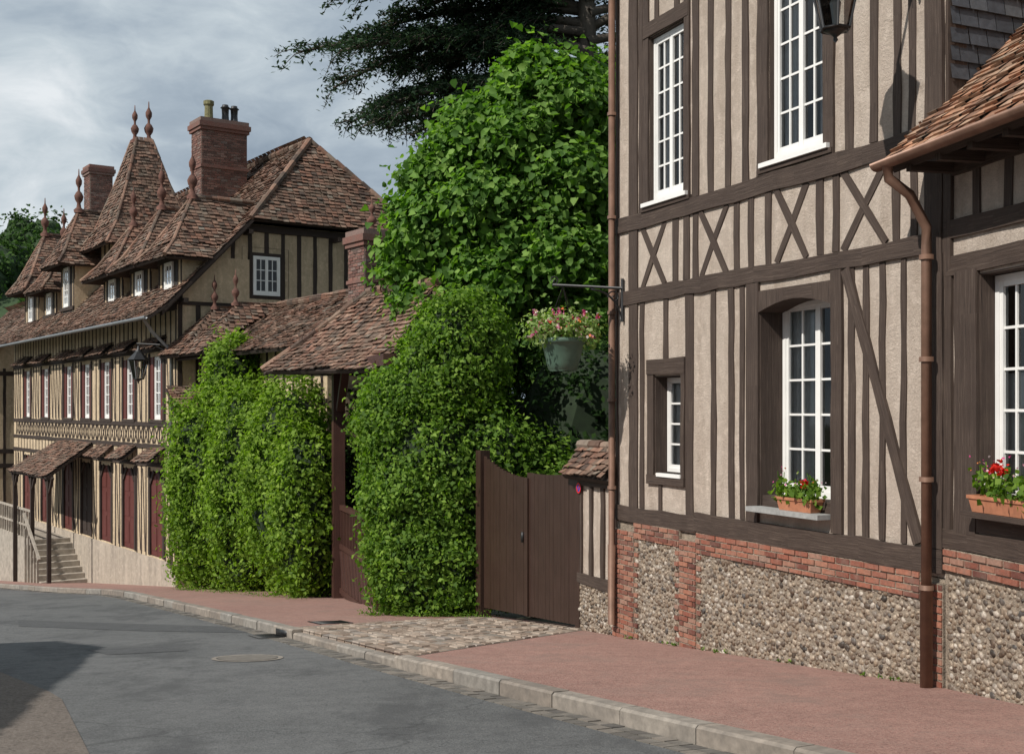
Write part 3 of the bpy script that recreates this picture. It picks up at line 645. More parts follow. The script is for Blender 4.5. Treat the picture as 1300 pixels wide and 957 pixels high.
for r0,r1,m,nn in ((0,.05,'sign_blue',.03),(.05,.072,'sign_red',.031)):
    v=[];f=[]
    for k in range(24):
        a=2*math.pi*k/24
        for r in (r0+.0005,r1): v.append(G.p(1.09+r*math.cos(a),nn,.44+r*math.sin(a)))
    for k in range(24): f.append((2*k,2*k+1,(2*k+3)%48,(2*k+2)%48))
    sg.add(m,v,f,'disc' if r0==0 else 'rim')
sg.beam(G,(1.055,.475),(1.125,.405),.015,.0305,.033,'sign_red',j=0); sg.done()
gt=B('wooden_gate'); a0=(.90,16.12); a1=(-.45,18.55); GG=Fr(a0,(a1[0]-a0[0],a1[1]-a0[1])); GL=math.dist(a0,a1)
GG.n=(-GG.d[1],GG.d[0]); gb=-1.46; nb=26
for i in range(nb):
    u0=.02+(GL-.04)*i/nb; u1=.02+(GL-.04)*(i+1)/nb; um=(u0+u1)/2; half=GL/2; s=um/half if um<half else (um-half)/half
    top=.50+.12*(1-math.sin(math.pi*s*.5)) +.08*s if um<half else .50+.30*s**2.0
    zb=gb+.02-.16*(um/GL)
    gt.box(GG,u0+.002,u1-.002,-.03+U(0,.003),.0+U(0,.003),zb,top+U(0,.004),'gate_wood','boards')
for z in (gb+.3,0.1): gt.box(GG,.04,GL/2-.03,-.08,-.03,z,z+.12,'gate_wood','rails'); gt.box(GG,GL/2+.03,GL-.04,-.08,-.03,z,z+.12,'gate_wood','rails')
gt.box(GG,GL/2-.05,GL/2+.05,.004,.03,gb-.06,.5,'gate_wood','meeting_stile')
gt.box(GG,GL,GL+.16,-.12,.05,-2.2,.86,'gate_wood','post'); gt.box(GG,-.1,.015,-.12,.04,-1.7,.62,'gate_wood','post')
gt.box(GG,GL/2+.07,GL/2+.11,.01,.05,-.45,-.3,'iron','handle')
gt.done()
# ------------------------------------------------------------------ gateway with tiled roof
gw=B('gateway_porch'); q0=(-2.45,20.7); q1=(-3.68,24.3); Q=Fr(q0,(q1[0]-q0[0],q1[1]-q0[1])); Q.n=(-Q.d[1],Q.d[0]); QL=math.dist(q0,q1)
DB='door_brown'
for u in (-.2,QL-.05):
    gw.box(Q,u,u+.22,-.24,.0,-2.9,2.35,DB,'post')
    gw.box(Q,u,u+.2,-1.9,-1.68,-2.9,2.35,DB,'post')
gw.box(Q,-.8,QL+.8,-.26,-.02,2.25,2.45,DB,'lintel')
gw.beam(Q,(.1,1.5),(.7,2.3),.12,-.2,-.05,DB); gw.beam(Q,(QL-.1,1.5),(QL-.7,2.3),.12,-.2,-.05,DB)
for i in range(2):
    a=.1+i*(QL-.2)/2; b=a+(QL-.2)/2-.02
    gw.box(Q,a,b,-.2,-.14,-2.3,-1.35,DB,'gate_panel'); 
    for z in (-2.25,-1.35,-.55): gw.box(Q,a,b,-.21,-.11,z,z+.1,DB,'gate_rail')
    k=11
    for j in range(k+1): x=a+(b-a-.05)*j/k; gw.box(Q,x,x+.05,-.19,-.13,-1.3,-.5,DB,'gate_bars')
    for j in range(6): x=a+(b-a)*j/6; gw.beam(Q,(x,-2.15),(x+.3,-1.4),.035,-.14,-.12,DB)
EL=Fr((-2.45,20.9),(-.556*1,.83)); EL.n=(-.83,-.556); RLen=4.75
def rp(u,n,z): return EL.p(u,n,z)
gw.tiles([rp(-.3,.15,2.22),rp(RLen,.15,2.32),rp(RLen-.35,-.35,2.72),rp(-.3,-.35,2.6)],th=.11)
gw.tiles([rp(-.3,-.35,2.6),rp(RLen-.35,-.35,2.72),rp(RLen-1.9,-1.35,3.85),rp(.1,-1.35,3.8)],th=.11)
gw.tiles([rp(-.3,-2.9,2.22),rp(RLen,-2.9,2.32),rp(RLen-1.9,-1.35,3.85),rp(.1,-1.35,3.8)],th=.11)
gw.tiles([rp(RLen,.15,2.32),rp(RLen,-2.9,2.32),rp(RLen-1.9,-1.35,3.85),rp(RLen-.35,-.35,2.72)],th=.11)
gw.tiles([rp(-.3,.15,2.22),rp(-.3,-.35,2.6),rp(.1,-1.35,3.8),rp(-.3,-2.9,2.22)],th=.11)
gw.ridge(rp(.1,-1.35,3.85),rp(RLen-1.9,-1.35,3.9),.1); gw.ridge(rp(RLen-1.9,-1.35,3.88),rp(RLen-.35,-.35,2.76),.08); gw.ridge(rp(RLen-.35,-.35,2.76),rp(RLen,.15,2.36),.08)
gw.ridge(rp(RLen-1.9,-1.35,3.88),rp(RLen,-2.9,2.35),.08)
gw.done()
# ------------------------------------------------------------------ manor (left)
KK=(-9.07,32.); D=(-.574,.819); V2=(.819,.574)
M=Fr(KK,D); M.n=(-V2[0],-V2[1])
GS=Fr(KK,V2); GS.n=(-D[0],-D[1])
m=B('half_timbered_manor'); TF='timber_far'
cw=[1.68,4.2,6.55,8.78,11.03,14.2,17.0]; LEN=19.3
wins=[(c-.62,c+.62,1.22,3.0) for c in cw]; doors=[(c-.62,c+.62,-2.65,-.25) for c in cw]
m.wall(M,0,LEN,-2.7,4.6,0,'plaster_ochre',wins+doors,'front_wall')
m.box(M,.0,LEN,-.3,.05,-6.5,-2.7,'plinth_stone','plinth')
for z0,z1 in ((4.2,4.4),(3.12,3.24),(1.03,1.15),(.40,.52),(-.12,.0)): m.hb(M,0,LEN,z0,z1,mat=TF,n1=.035,j=.012)
u=0.05
while u<LEN:
    if not any(a-.15<u<b+.12 for a,b,_,_ in wins):
        m.vb(M,u,u+.09,1.14,3.12,mat=TF,n1=.01); m.vb(M,u,u+.09,-2.7,-.12,mat=TF,n1=.01)
        if R()<.8: m.beam(M,(u+.13,1.2),(u+.36,3.1),.06,-.05,.008,TF)
        if R()<.8: m.beam(M,(u+.36,-.2),(u+.13,-2.6),.06,-.05,.008,TF)
    m.vb(M,u,u+.08,3.22,4.2,mat=TF,n1=.01); u+=.42
u=.1
while u<LEN-.5:
    m.beam(M,(u,.54),(u+.32,1.02),.055,-.05,.014,TF); m.beam(M,(u+.32,.55),(u,1.01),.055,-.05,.012,TF); m.vb(M,u+.36,u+.43,.54,1.02,mat=TF,n1=.014)
    m.vb(M,u,u+.07,.0,.42,mat=TF,n1=.01); u+=.47
for (a,b,z0,z1) in wins:
    for x in (a,b): m.vb(M,x-.06,x+.06,z0-.05,z1+.1,mat=TF,n1=.03)
    m.window(M,a+.30,b-.30,z0,z1,-.05,2,5,fw=.055,mw=.028,curtain=None,leaves=1)
    m.box(M,a+.05,a+.31,-.08,-.0,z0,z1,'door_red','shutter'); m.box(M,b-.31,b-.05,-.08,-.0,z0,z1,'door_red','shutter')
    m.hb(M,a,b,z0-.1,z0,mat=TF,n1=.05)
    m.tiles([M.p(a-.3,.42,3.2),M.p(b+.3,.42,3.2),M.p(b+.22,.02,3.55),M.p(a-.22,.02,3.55)],th=.11,tw=.15,part='awning_tiles',under=.02)
for i,(a,b,z0,z1) in enumerate(doors):
    dm='door_red' if i!=3 else TF
    for x in (a,b): m.vb(M,x-.07,x+.07,z0,z1+.1,mat=TF,n1=.03)
    m.box(M,a+.05,(a+b)/2-.01,-.1,-.03,z0,z1,dm,'door_leaf'); m.box(M,(a+b)/2+.01,b-.05,-.1,-.03,z0,z1,dm,'door_leaf')
    for s0,s1 in ((a+.12,(a+b)/2-.08),((a+b)/2+.08,b-.12)):
        for q0_,q1_ in ((z0+.15,z0+.8),(z0+.95,z0+1.55),(z0+1.7,z1-.12)): m.box(M,s0,s1,-.04,-.015,q0_,q1_,dm,'door_panels')
    for x,sg_ in ((a+.1,1),(b-.1,-1)): m.beam(M,(x,z1-.35),(x+sg_*.3,z1),.09,-.05,.03,TF)
    if i<3: m.tiles([M.p(a-.2,.5,.04),M.p(b+.2,.5,.04),M.p(b+.15,.03,.4),M.p(a-.15,.03,.4)],th=.11,tw=.15,part='awning_tiles',under=.02)
m.tiles([M.p(7.6,1.6,-.62),M.p(12.9,1.6,-.62),M.p(12.5,.03,.42),M.p(8.0,.03,.42)],th=.12,part='canopy_tiles')
for u in (7.8,10.0,12.5):
    m.vb(M,u,u+.12,-5.3,-.55,n0=1.36,n1=1.48,mat=TF); m.beam(M,(u+.06,-1.2),(u+.5,-.65),.08,1.38,1.46,TF); m.beam(M,(u+.06,-1.2),(u-.4,-.65),.08,1.38,1.46,TF)
m.hb(M,7.6,12.9,-.72,-.58,1.36,1.5,mat=TF)
EZ,RV,RZ=4.2,4.67,9.64; sl=(RZ-EZ)/(RV+.55)
def zr(v): return EZ+sl*(v+.55)
HZ=6.8; vH=-.55+(HZ-EZ)/sl; vB=2*RV-vH; HW=1.6
e_=-.45
m.tiles([M.p(e_,.55,EZ),M.p(LEN+.3,.55,EZ),M.p(LEN+.3,-RV,RZ),M.p(HW,-RV,RZ),M.p(e_,-vH,HZ)],tw=.18,th=.13)
m.tiles([M.p(e_,-vH,HZ),M.p(HW,-RV,RZ),M.p(e_,-vB,HZ)],tw=.18,th=.13)
m.tiles([M.p(e_,-(2*RV+.55),EZ),M.p(LEN+.3,-(2*RV+.55),EZ),M.p(LEN+.3,-RV,RZ),M.p(HW,-RV,RZ),M.p(e_,-vB,HZ)],tw=.3,th=.25)
m.ridge(M.p(HW,-RV,RZ+.05),M.p(LEN,-RV,RZ+.05),.12); m.ridge(M.p(HW,-RV,RZ+.04),M.p(e_,-vH,HZ+.03),.1); m.ridge(M.p(HW,-RV,RZ+.04),M.p(e_,-vB,HZ+.03),.1)
m.tiles([M.p(e_,.95,EZ-.22),M.p(LEN+.3,.95,EZ-.22),M.p(LEN+.3,.45,EZ+.14),M.p(e_,.45,EZ+.14)],tw=.18,th=.12)
def vz(v): return min(HZ-.1, zr(v)-.15, zr(2*RV-v)-.15)
VW=2*RV
m.poly([GS.p(0,0,-4),GS.p(VW,0,-4),GS.p(VW,0,zr(0)-.15),GS.p(vB-.05,0,HZ-.08),GS.p(vH+.05,0,HZ-.08),GS.p(0,0,zr(0)-.15)],'plaster_ochre','gable_wall')
v=.02
while v<VW:
    m.vb(GS,v,v+.12,-3,vz(v+.05),mat=TF,n1=.02); v+=.5
for z in (4.35,2.9,1.0): m.hb(GS,0,VW,z,z+.16,mat=TF,n1=.035)
m.hb(GS,vH,vB,HZ-.3,HZ-.1,mat=TF,n1=.06)
a,b,z0,z1=2.15,2.95,4.72,5.82
m.box(GS,a-.1,b+.1,.0,.06,z0-.1,z1+.1,TF,'window_surround'); GS2=Fr(GS.p(0,.12,0)[:2],GS.d); GS2.n=GS.n
m.window(GS2,a,b,z0,z1,-.03,2,3,fw=.05,curtain=None,depth=.1)
m.add(TF,[GS.p(-.55,.42,EZ-.2),GS.p(vH,.42,HZ-.2),GS.p(vH,.42,HZ+.02),GS.p(-.55,.42,EZ+.0),GS.p(-.55,.34,EZ-.2),GS.p(vH,.34,HZ-.2),GS.p(vH,.34,HZ+.02),GS.p(-.55,.34,EZ)],[(0,1,2,3),(4,5,6,7),(0,1,5,4),(3,2,6,7)],'verge_board')
for v_,z_ in ((.1,EZ+.3),(vH,HZ-.3),(RV,HZ-.3),(vB,HZ-.3)): m.box(GS,v_-.06,v_+.06,0,.45,z_-.12,z_,TF,'brackets')
m.tiles([GS.p(-.3,.9,1.35),GS.p(1.6,.9,1.35),GS.p(1.6,.02,2.1),GS.p(-.3,.02,2.1)],th=.11,tw=.15)
m.wall(Fr(M.p(LEN,0,0)[:2],V2),0,VW,-7,4.4,0,'plaster_ochre')
BB=Fr(M.p(0,-VW,0)[:2],D); m.wall(BB,0,LEN,-7,4.4,0,'plaster_ochre')
m.poly([M.p(LEN,0,4.3),M.p(LEN,-VW,4.3),M.p(LEN,-RV,RZ-.2)],'plaster_ochre','gable')
def dormer(wc,hw,z0,z1,zrid,vr,fz,rows=3,vf=.12):
    m.box(M,wc-hw,wc+hw,-3.0,-vf,z0-.4,z1,'plaster_ochre','dormer_cheeks')
    F2=Fr(M.p(0,-vf,0)[:2],D); F2.n=M.n
    for x in (wc-hw,wc+hw-.1,wc-.42,wc+.34): m.vb(F2,x,x+.08,z0-.4,z1,n0=-.02,n1=.02,mat=TF)
    for q in (wc-hw+.28,wc+hw-.36): m.vb(F2,q,q+.07,z0-.4,z1,n0=-.02,n1=.015,mat=TF)
    m.hb(F2,wc-hw,wc+hw,z1-.12,z1,n0=-.02,n1=.05,mat=TF); m.hb(F2,wc-hw,wc+hw,z0-.12,z0,n0=-.02,n1=.06,mat=TF)
    F3=Fr(F2.p(0,.06,0)[:2],D); F3.n=M.n; m.window(F3,wc-.32,wc+.32,z0,z1-.12,0,2,rows,fw=.05,curtain=None,leaves=1,depth=.05)
    ov=.4; a,b=wc-hw-ov,wc+hw+ov; ze=z1-.1; n0=ov+.1; nr=-vr; nb=-( (zrid-EZ)/sl-.55 ); nb2=-((ze-EZ)/sl-.55)
    k=.32; zm=ze+(zrid-ze)*.24; am,bm_=a+(wc-a)*k,b+(wc-b)*k; nm=n0+(nr-n0)*k
    m.tiles([M.p(a,n0,ze),M.p(b,n0,ze),M.p(bm_,nm,zm),M.p(am,nm,zm)],th=.12); m.tiles([M.p(am,nm,zm),M.p(bm_,nm,zm),M.p(wc,nr,zrid)],th=.12)
    nbm=-((zm-EZ)/sl-.55)
    for s0,s1 in ((a,am),(b,bm_)):
        m.tiles([M.p(s0,n0,ze),M.p(s1,nm,zm),M.p(s1,nbm,zm),M.p(s0,nb2,ze)],th=.12); m.tiles([M.p(s1,nm,zm),M.p(wc,nr,zrid),M.p(wc,nb,zrid),M.p(s1,nbm,zm)],th=.12)
        m.ridge(M.p(s0,n0,ze+.03),M.p(s1,nm,zm+.03),.06); m.ridge(M.p(s1,nm,zm+.03),M.p(wc,nr,zrid+.03),.06)
    m.ridge(M.p(wc,nr,zrid+.03),M.p(wc,nb,zrid+.03),.08)
    m.finial(M.p(wc,nr,zrid-.05),fz,w=.95)
dormer(.9,.95,4.85,5.7,7.45,.75,1.4); dormer(3.5,.95,4.85,5.7,7.5,.75,1.4); dormer(6.2,1.0,4.85,5.7,7.35,.75,1.3)
dormer(11.6,.85,5.1,6.6,8.5,.5,1.55,rows=5); dormer(14.0,.9,5.0,5.9,7.6,.6,1.4); dormer(16.8,1.1,4.9,6.1,8.3,.6,1.5)
tc=(9.3,2.0); 
m.box(M,tc[0]-1.05,tc[0]+1.05,-(tc[1]+1.15),-(tc[1]-1.1),5,7.5,'plaster_ochre','turret_wall')
FT=Fr(M.p(0,-(tc[1]-1.1),0)[:2],D); FT.n=M.n
for i in range(5): m.vb(FT,tc[0]-1.05+i*.5,tc[0]-.95+i*.5,5,7.3,n0=-.02,n1=.02,mat=TF)
lv=[(1.6,6.95),(1.12,7.75),(.62,9.2),(.17,10.75)]
for (r0,z0),(r1,z1) in zip(lv,lv[1:]):
    c4=lambda r,z:[M.p(tc[0]-r-.12,-(tc[1]-r)+.1,z),M.p(tc[0]+r+.12,-(tc[1]-r)+.1,z),M.p(tc[0]+r+.12,-(tc[1]+r)-.1,z),M.p(tc[0]-r-.12,-(tc[1]+r)-.1,z)]
    lo,hi=c4(r0,z0),c4(r1,z1)
    for k in range(4): m.tiles([lo[k],lo[(k+1)%4],hi[(k+1)%4],hi[k]],th=.12,tw=.16); m.ridge(lo[k],hi[k],.06)
m.finial(M.p(tc[0],-tc[1]+.24,10.65),1.3,w=1.0); m.finial(M.p(tc[0],-tc[1]-.24,10.65),1.5,w=1.0)
def chimney(B_,F,u0,u1,n0,n1,z0,z1):
    B_.box(F,u0,u1,n0,n1,z0,z1,'mortar_dark','chimney_core')
    for (FF,a,b,n) in ((F,u0,u1,n1),(Fr(F.p(u0,n0,0)[:2],F.n).setn((-F.d[0],-F.d[1])),0,n1-n0,0)):
        B_.bricks(FF,a,b,z0,z1,n,'brick_old',bl=.22,bh=.075,out=False,part='chimney_bricks')
    for k,(e,za,zb) in enumerate(((.06,z1-.3,z1-.2),(.10,z1-.2,z1-.05),(.05,z1-.05,z1+.08))): B_.box(F,u0-e,u1+e,n0-e,n1+e,za,zb,'brick_old','chimney_cap')
    B_.box(F,u0-.04,u1+.04,n0-.04,n1+.04,z0+(z1-z0)*.55,z0+(z1-z0)*.55+.08,'brick_old','chimney_band')
chimney(m,M,4.5,5.4,-3.85,-2.35,7.3,10.6)
m.lathe(M.p(4.95,-2.75,10.65),[(.2,0),(.18,.08),(.14,.12),(.13,.5),(.17,.55),(.17,.66),(.13,.68)],'chimney_pot',12,'chimney_pot')
for n in (-3.3,-3.6): m.lathe(M.p(4.95,n,10.65),[(.13,0),(.11,.3),(.12,.5),(.16,.52),(.1,.58),(.1,.62)],'iron',12,'chimney_pot')
chimney(m,M,17.8,18.7,-3.5,-2.6,7,11.4)
m.tube([M.p(-.1,.95,3.95),M.p(.0,.7,3.6),M.p(.12,.12,3.1),M.p(.12,.12,-2.8)],.05,'zinc',8,'downpipe')
m.tube([M.p(-.45,1.0,3.93),M.p(LEN,1.0,3.93)],.045,'zinc',8,'gutter')
m.box(M,10.6,16.3,.05,1.35,-6,-2.9,'step_stone','terrace')
for i in range(8): m.box(M,10.6-.3*(i+1),10.598-.3*i,.06,1.5,-6,-3.05-.17*i,'step_stone','steps')
for i in range(15): m.box(M,10.7+i*.37,10.76+i*.37,1.25,1.31,-2.9,-1.95,'step_stone','railing_posts')
for z in (-1.98,-2.5): m.box(M,10.65,16.3,1.245,1.315,z,z+.07,'step_stone','rail')
for i in range(5): m.box(M,8.8+i*.42,8.86+i*.42,1.51,1.57,-4.5,-3.3+i*.2,'step_stone','railing_posts')
m.beam(M,(8.6,-3.35),(10.7,-2.0),.07,1.5,1.58,'step_stone')
m.done()
lantern(M,.3,.95,2.2,1.25)
an=B('outbuilding'); AL=8.2
an.wall(Fr(M.p(0,-.6,0)[:2],(-D[0],-D[1])),0,AL-.3,-4,3.1,0,'plaster_ochre')
FA=Fr(M.p(0,-.6,0)[:2],(-D[0],-D[1])); FA.n=M.n; u=.1
while u<AL-.4: an.vb(FA,u,u+.1,-3,3.05,mat=TF); u+=.5
an.hb(FA,0,AL-.3,1.6,1.75,mat=TF,n1=.03)
FE=Fr(M.p(-(AL-.3),-.6,0)[:2],V2); an.wall(FE,0,3.0,-4,3.1,0,'plaster_ochre'); 
an.tiles([M.p(.0,.05,2.9),M.p(-AL,.05,2.9),M.p(-AL+1.2,-2.1,4.25),M.p(.0,-2.1,4.25)],th=.12)
an.tiles([M.p(.0,-4.2,2.9),M.p(-AL,-4.2,2.9),M.p(-AL+1.2,-2.1,4.25),M.p(.0,-2.1,4.25)],th=.2,tw=.3)
an.tiles([M.p(-AL,.05,2.9),M.p(-AL,-4.2,2.9),M.p(-AL+1.2,-2.1,4.25)],th=.12)
an.ridge(M.p(.0,-2.1,4.3),M.p(-AL+1.2,-2.1,4.3),.1); an.ridge(M.p(-AL+1.2,-2.1,4.3),M.p(-AL,.05,2.95),.08)
for wc in (-.4,-1.9):
    an.tiles([M.p(wc+.9,.35,2.95),M.p(wc-.9,.35,2.95),M.p(wc,-.9,4.25)],th=.11); an.tiles([M.p(wc+.9,.35,2.95),M.p(wc,-.9,4.25),M.p(wc,-2.1,4.25)],th=.11); an.tiles([M.p(wc-.9,.35,2.95),M.p(wc,-.9,4.25),M.p(wc,-2.1,4.25)],th=.11)
    an.finial(M.p(wc,-.9,4.22),.95)
chimney(an,M,-7.75,-6.95,-2.45,-1.6,3.0,5.5); an.finial(M.p(-7.35,-2.0,5.55),.8,w=1.3)
an.done()
nh=B('village_house'); NF=Fr(M.p(20.6,1.2,0)[:2],D); NF.n=M.n
nh.wall(NF,0,8,-8,3.2,0,'plaster_ochre'); nh.wall(Fr(NF.p(0,0,0)[:2],V2),0,6,-8,3.2,0,'plaster_ochre'); nh.wall(Fr(NF.p(8,0,0)[:2],V2),0,6,-8,3.2,0,'plaster_ochre'); nh.wall(Fr(NF.p(0,-6,0)[:2],D),0,8,-8,3.2,0,'plaster_ochre')
for i in range(18): nh.vb(NF,.05+i*.45,.17+i*.45,-8,3.2,mat=TF)
FN=Fr(NF.p(0,0,0)[:2],V2); FN.n=(-D[0],-D[1])
for i in range(12): nh.vb(FN,.05+i*.5,.16+i*.5,-8,3.2,mat=TF)
for z in (2.9,-.3,-.9): nh.hb(NF,0,8,z,z+.18,mat=TF,n1=.04); nh.hb(FN,0,6,z,z+.18,mat=TF,n1=.04)
for u in (1.2,4.2): nh.box(NF,u,u+1.1,-.05,.06,.6,2.2,'door_red','shutters'); nh.box(NF,u,u+1.1,-.05,.06,-3.6,-1.3,'door_red','door')
nh.tiles([NF.p(-.3,.6,2.9),NF.p(8.3,.6,2.9),NF.p(8.3,-3,6.2),NF.p(-.3,-3,6.2)],th=.14); nh.tiles([NF.p(-.3,-6.6,2.9),NF.p(8.3,-6.6,2.9),NF.p(8.3,-3,6.2),NF.p(-.3,-3,6.2)],th=.3,tw=.3)
for u in (0,8): nh.poly([NF.p(u,0,3.2),NF.p(u,-6,3.2),NF.p(u,-3,6)],'plaster_ochre','gable')
nh.done()
oh=B('timber_house'); OF=Fr((-9.9,10.7),(.32,-.947)); OF.n=(.947,.32); OL=9
oh.wall(OF,0,OL,-2,4.2,0,'plaster'); 
for i in range(16): oh.vb(OF,.02+i*.58,.16+i*.58,-2,4.2)
for z in (.6,1.9,4.0): oh.hb(OF,0,OL,z,z+.18,n1=.035)
for u in (1.3,4.4,7.2): oh.box(OF,u,u+.9,-.05,.05,2.3,3.6,'door_red','shutters'); oh.box(OF,u,u+.9,-.05,.05,-1,1.0,'door_red','shutters')
for u in (0,OL):
    oh.wall(Fr(OF.p(u,0,0)[:2],(-.947,-.32)),0,6,-2,4.2,0,'plaster'); oh.poly([OF.p(u,0,4.2),OF.p(u,-6,4.2),OF.p(u,-3,6.8)],'plaster','gable')
oh.wall(Fr(OF.p(0,-6,0)[:2],OF.d),0,OL,-2,4.2,0,'plaster')
oh.tiles([OF.p(-.3,.5,4.0),OF.p(OL+.3,.5,4.0),OF.p(OL+.3,-3,6.9),OF.p(-.3,-3,6.9)],th=.16,tw=.2); oh.tiles([OF.p(-.3,-6.5,4.0),OF.p(OL+.3,-6.5,4.0),OF.p(OL+.3,-3,6.9),OF.p(-.3,-3,6.9)],th=.2,tw=.3)
oh.done()
# ------------------------------------------------------------------ vegetation
e=empty('ivy_hedge')
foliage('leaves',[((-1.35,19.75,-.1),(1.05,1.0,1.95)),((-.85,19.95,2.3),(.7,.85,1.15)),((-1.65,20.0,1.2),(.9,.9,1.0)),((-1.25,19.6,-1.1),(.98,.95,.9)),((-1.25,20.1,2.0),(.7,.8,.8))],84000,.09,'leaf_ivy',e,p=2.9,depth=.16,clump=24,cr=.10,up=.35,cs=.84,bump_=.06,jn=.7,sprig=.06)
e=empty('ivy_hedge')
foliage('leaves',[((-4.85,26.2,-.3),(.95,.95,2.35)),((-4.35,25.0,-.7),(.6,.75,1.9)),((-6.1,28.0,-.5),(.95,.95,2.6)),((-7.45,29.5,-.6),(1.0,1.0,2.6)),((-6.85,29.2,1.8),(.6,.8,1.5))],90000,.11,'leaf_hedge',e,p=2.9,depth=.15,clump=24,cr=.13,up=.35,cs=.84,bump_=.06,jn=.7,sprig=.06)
lt=B('linden_tree')
lt.tube([(.6,23.3,-2.6),(.65,23.3,0),(.5,23.2,2.5),(.55,23.1,5),(.6,23,7)],[.28,.22,.18,.12,.04],'bark',10,'trunk')
for a,b in (((.5,23.2,1.5),(-1.2,23,4.4)),((.5,23.2,2.6),(1.7,23.4,5.5)),((.5,23.2,3),(-.6,22.4,6.3)),((.55,23.2,2),(.9,22.2,4.4))):
    A_=Vector(a);B_=Vector(b); lt.tube([A_,(A_+B_)/2+Vector((0,0,.25)),B_],[.1,.07,.03],'bark',7,'limbs')
e=lt.done()
LL=[((.75,23,7.15),(1.2,1.3,1.0)),((-.5,23,6.5),(1.0,1.2,.8)),((-1.3,23,4.95),(.95,1.2,.8)),((.45,22.7,4.8),(1.3,1.3,1.2)),((-.75,23,3.1),(1.25,1.3,1.1)),((1.5,23.5,6.2),(1.4,1.4,1.6)),((1.2,22.8,3.0),(1.3,1.3,1.4)),((-1.85,23.0,4.3),(.65,.7,.42)),((.1,22.2,6.5),(.7,.7,.5)),((-.2,22.0,3.9),(.8,.8,.5)),((1.0,21.8,5.7),(.8,.7,.5)),((-1.35,22.8,5.95),(.6,.6,.38)),((-.5,21.9,5.3),(.65,.6,.42)),((-1.3,22.5,2.2),(.8,.7,.8)),((-1.5,22.4,3.4),(.6,.6,.36)),((.9,21.6,4.3),(.7,.6,.42)),((.3,22.4,7.8),(.5,.5,.35)),((1.1,22.0,7.2),(.6,.6,.4)),((-.1,21.8,4.6),(.45,.4,.3))]
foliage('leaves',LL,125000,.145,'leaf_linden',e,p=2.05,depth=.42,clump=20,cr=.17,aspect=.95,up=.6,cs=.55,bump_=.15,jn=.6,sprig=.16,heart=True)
e=empty('garden_shrub')
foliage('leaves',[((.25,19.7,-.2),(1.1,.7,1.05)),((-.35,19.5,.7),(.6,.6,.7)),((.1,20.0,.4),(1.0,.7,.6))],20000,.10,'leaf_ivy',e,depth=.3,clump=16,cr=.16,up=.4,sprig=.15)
e=empty('shaded_shrubs')  # shrubs added behind the gates, tree shade painted into their dark leaves
foliage('leaves',[((1.6,20.6,.6),(2.1,1.0,2.4)),((4.2,22,.3),(1.6,1.2,2.6)),((-.8,24.5,0),(2,1,2.6)),((-2.2,26.0,-.3),(1.6,1.2,2.8)),((-1.6,23.0,-.3),(.9,1.2,2.3))],34000,.12,'leaf_shaded',e,depth=.2,clump=20,cr=.16,up=.3)
e=empty('weeds'); P=[]
def tuft(x,y,n,s):
    for _ in range(n): P.append((x+rng.normal()*s,y+rng.normal()*s,g(y)+abs(rng.normal())*s*.9+.01))
for _ in range(18):
    u=U(.1,5.6); q=A.p(u,U(.05,.10),0); tuft(q[0],q[1],int(U(3,9)),.014)
for _ in range(50):
    t=R(); tuft(-2.4+t*2.0+U(-.1,.1),19.0-.5*t+U(-.15,.1),14,.045)
for _ in range(50):
    t=R(); tuft(-8.2+t*4.0+U(-.1,.1),29.6-4.8*t-1.0+U(-.2,.1),14,.06)
leaf_mesh('weed_leaves',np.array(P),rng.normal(size=(len(P),3))+np.array([0,0,.8]),.045,.4,'leaf_ivy',e)
ct=B('cedar_tree'); T0=Vector((1.9,31.5,-3.3)); ct.tube([T0,T0+Vector((0,0,8)),T0+Vector((.1,0,15)),T0+Vector((0,0,21))],[.5,.4,.25,.06],'bark',10,'trunk')
NP=[];NNr=[]; nl_=60
for i in range(nl_):
    z=9.4+(i/nl_)*7.8
    az=U(155,205) if i%3==0 else (U(125,240) if i%3==1 else U(-60,110)); L=U(4.8,7.6)*(1 if z<14 else .8); a=math.radians(az); d=Vector((math.cos(a),math.sin(a)*.8,0))
    if i%3==2: L*=.7
    pts=[]; n=11; ph=U(0,6); dz0=U(-.2,.6); dr_=U(1.3,2.2)
    for k in range(n+1):
        s=k/n; side=Vector((-d.y,d.x,0))*math.sin(s*4+ph)*.3
        pts.append(Vector((T0.x,T0.y,z))+d*(L*s)+side+Vector((0,0,(1.2+dz0)*s-dr_*s*s)))
    ct.tube(pts,[.12*(1-.85*k/n)+.012 for k in range(n+1)],'bark',6,'limbs')
    for k in range(2,n+1):
        for sd in (-1,1):
            for rep in range(3 if i%3<2 else 1):
                l2=(1.6-1.0*k/n)*U(.4,1.2)+.25; dd=(d*U(.2,1.0)+Vector((-d.y,d.x,0))*sd*U(.4,1)).normalized()
                b0=pts[k-1].lerp(pts[k],R()); sag=U(.3,.7); q=[b0+dd*(l2*t)+Vector((0,0,.12*t-sag*t*t*l2)) for t in (0,.35,.7,1)]
                ct.tube(q,[.022,.016,.011,.006],'bark',4,'twigs',cap=False)
                cnt=int(42*l2)
                for _ in range(cnt):
                    t=R()**.8; p_=b0+dd*(l2*t)+Vector((0,0,.12*t-sag*t*t*l2)); NP.append((p_.x+rng.normal()*.12,p_.y+rng.normal()*.12,p_.z+.01+rng.normal()*.05)); NNr.append((rng.normal()*.7,rng.normal()*.7,1))
e=ct.done(); leaf_mesh('needles',np.array(NP),np.array(NNr),.17,.34,'needles',e,fold=.05)
def hz(x,y): return -9+33*math.exp(-((x+75)/75)**2)*math.exp(-((y-165)/45)**2)
V=[];Fc=[];nx,ny=40,24
for j in range(ny+1):
    for i in range(nx+1):
        x=-320+480*i/nx; y_=75+200*j/ny; V.append((x,y_,hz(x,y_)))
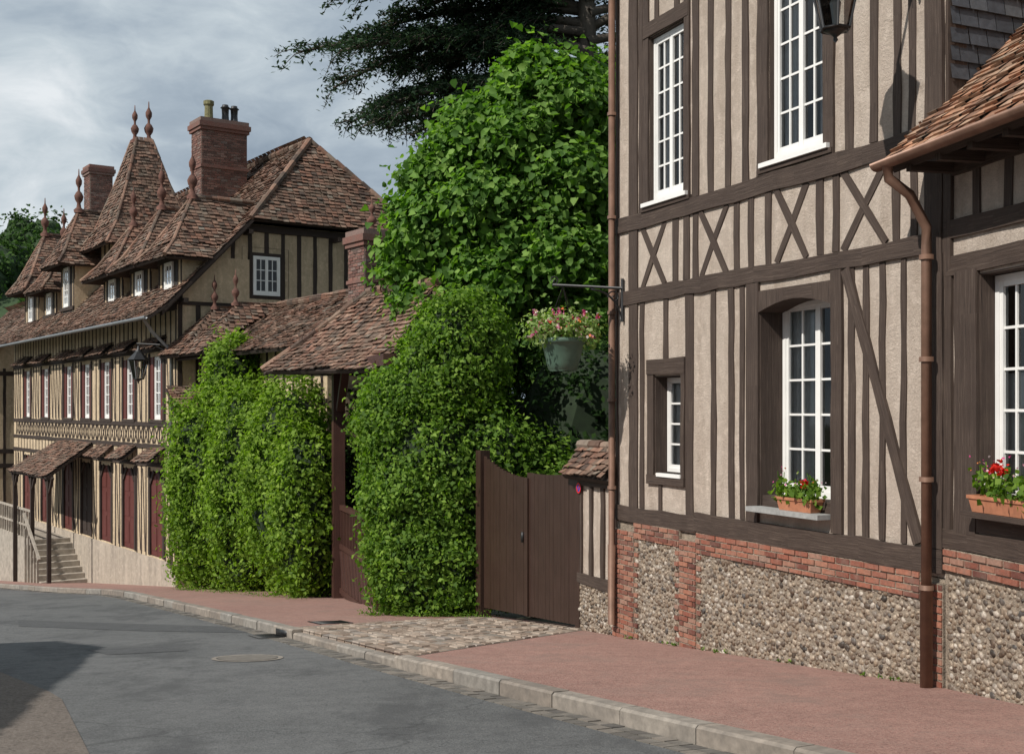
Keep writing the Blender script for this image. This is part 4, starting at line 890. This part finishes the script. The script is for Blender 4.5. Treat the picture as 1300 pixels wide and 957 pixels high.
for j in range(ny):
    for i in range(nx): o_=j*(nx+1)+i; Fc.append((o_,o_+1,o_+nx+2,o_+nx+1))
me=bpy.data.meshes.new('hill'); me.from_pydata(V,[],Fc); me.materials.append(MATS['core_hill']); COL.objects.link(bpy.data.objects.new('hill',me))
e=empty('hill_woodland'); lob=[]
for _ in range(130):
    x=U(-110,-38); y_=U(112,165); r=U(2.2,4.0); lob.append(((x,y_,hz(x,y_)+r*.2),(r,r,r*U(.9,1.2))))
foliage('leaves',lob,80000,.55,'leaf_hill',e,p=2,depth=.25,clump=14,cr=.45,aspect=.8,core='core_hill',cs=.8,up=.5,jn=.8)
# ------------------------------------------------------------------ light, sky, camera
sd=Vector((-.64,-.53,.80)).normalized()
sun=bpy.data.lights.new('sun','SUN'); sun.energy=4.6; sun.angle=math.radians(.6); sun.color=(1,.95,.88)
so=bpy.data.objects.new('sun',sun); so.rotation_euler=sd.to_track_quat('Z','Y').to_euler(); COL.objects.link(so)
W=bpy.data.worlds.new('World'); bpy.context.scene.world=W; W.use_nodes=True; nt=W.node_tree; bg=nt.nodes['Background']
sk=N(nt,'ShaderNodeTexSky'); sk.sky_type='NISHITA'; sk.sun_disc=False; sk.sun_elevation=math.asin(sd.z); sk.sun_rotation=math.atan2(sd.x,sd.y)
tc_=N(nt,'ShaderNodeTexCoord'); mp=mapping(nt,tc_.outputs['Generated'],(1.5,1.5,3.4))
wz=noise(nt,mp,2.0,3); vm=N(nt,'ShaderNodeVectorMath'); vm.operation='MULTIPLY_ADD'; vm.inputs[1].default_value=(.35,.35,.35); cb_=N(nt,'ShaderNodeCombineXYZ')
for i in range(3): nt.links.new(wz,cb_.inputs[i])
nt.links.new(cb_.outputs[0],vm.inputs[0]); nt.links.new(mp,vm.inputs[2])
c1=noise(nt,vm.outputs[0],2.3,8,.58); col=ramp(nt,c1,[(.36,(2.6,3.25,4.0)),(.47,(3.7,4.4,5.1)),(.56,(5.2,5.9,6.4)),(.68,(7.6,8.0,8.3))])
mask=ramp(nt,noise(nt,mp,1.1,4),[(.28,(.75,.75,.75)),(.55,(1,1,1))])
nt.links.new(mixc(nt,mask,sk.outputs[0],col),bg.inputs['Color']); bg.inputs['Strength'].default_value=.105
cam=bpy.data.cameras.new('camera'); cam.sensor_width=36; cam.lens=36*1500/1300; cam.shift_y=(520-478.5)/1300; cam.clip_end=3000
co=bpy.data.objects.new('camera',cam); co.location=(0,0,1.5); co.rotation_euler=(math.pi/2,0,0); COL.objects.link(co)
sc=bpy.context.scene; sc.camera=co; sc.view_settings.view_transform='Standard'; sc.view_settings.look='None'; sc.view_settings.exposure=0
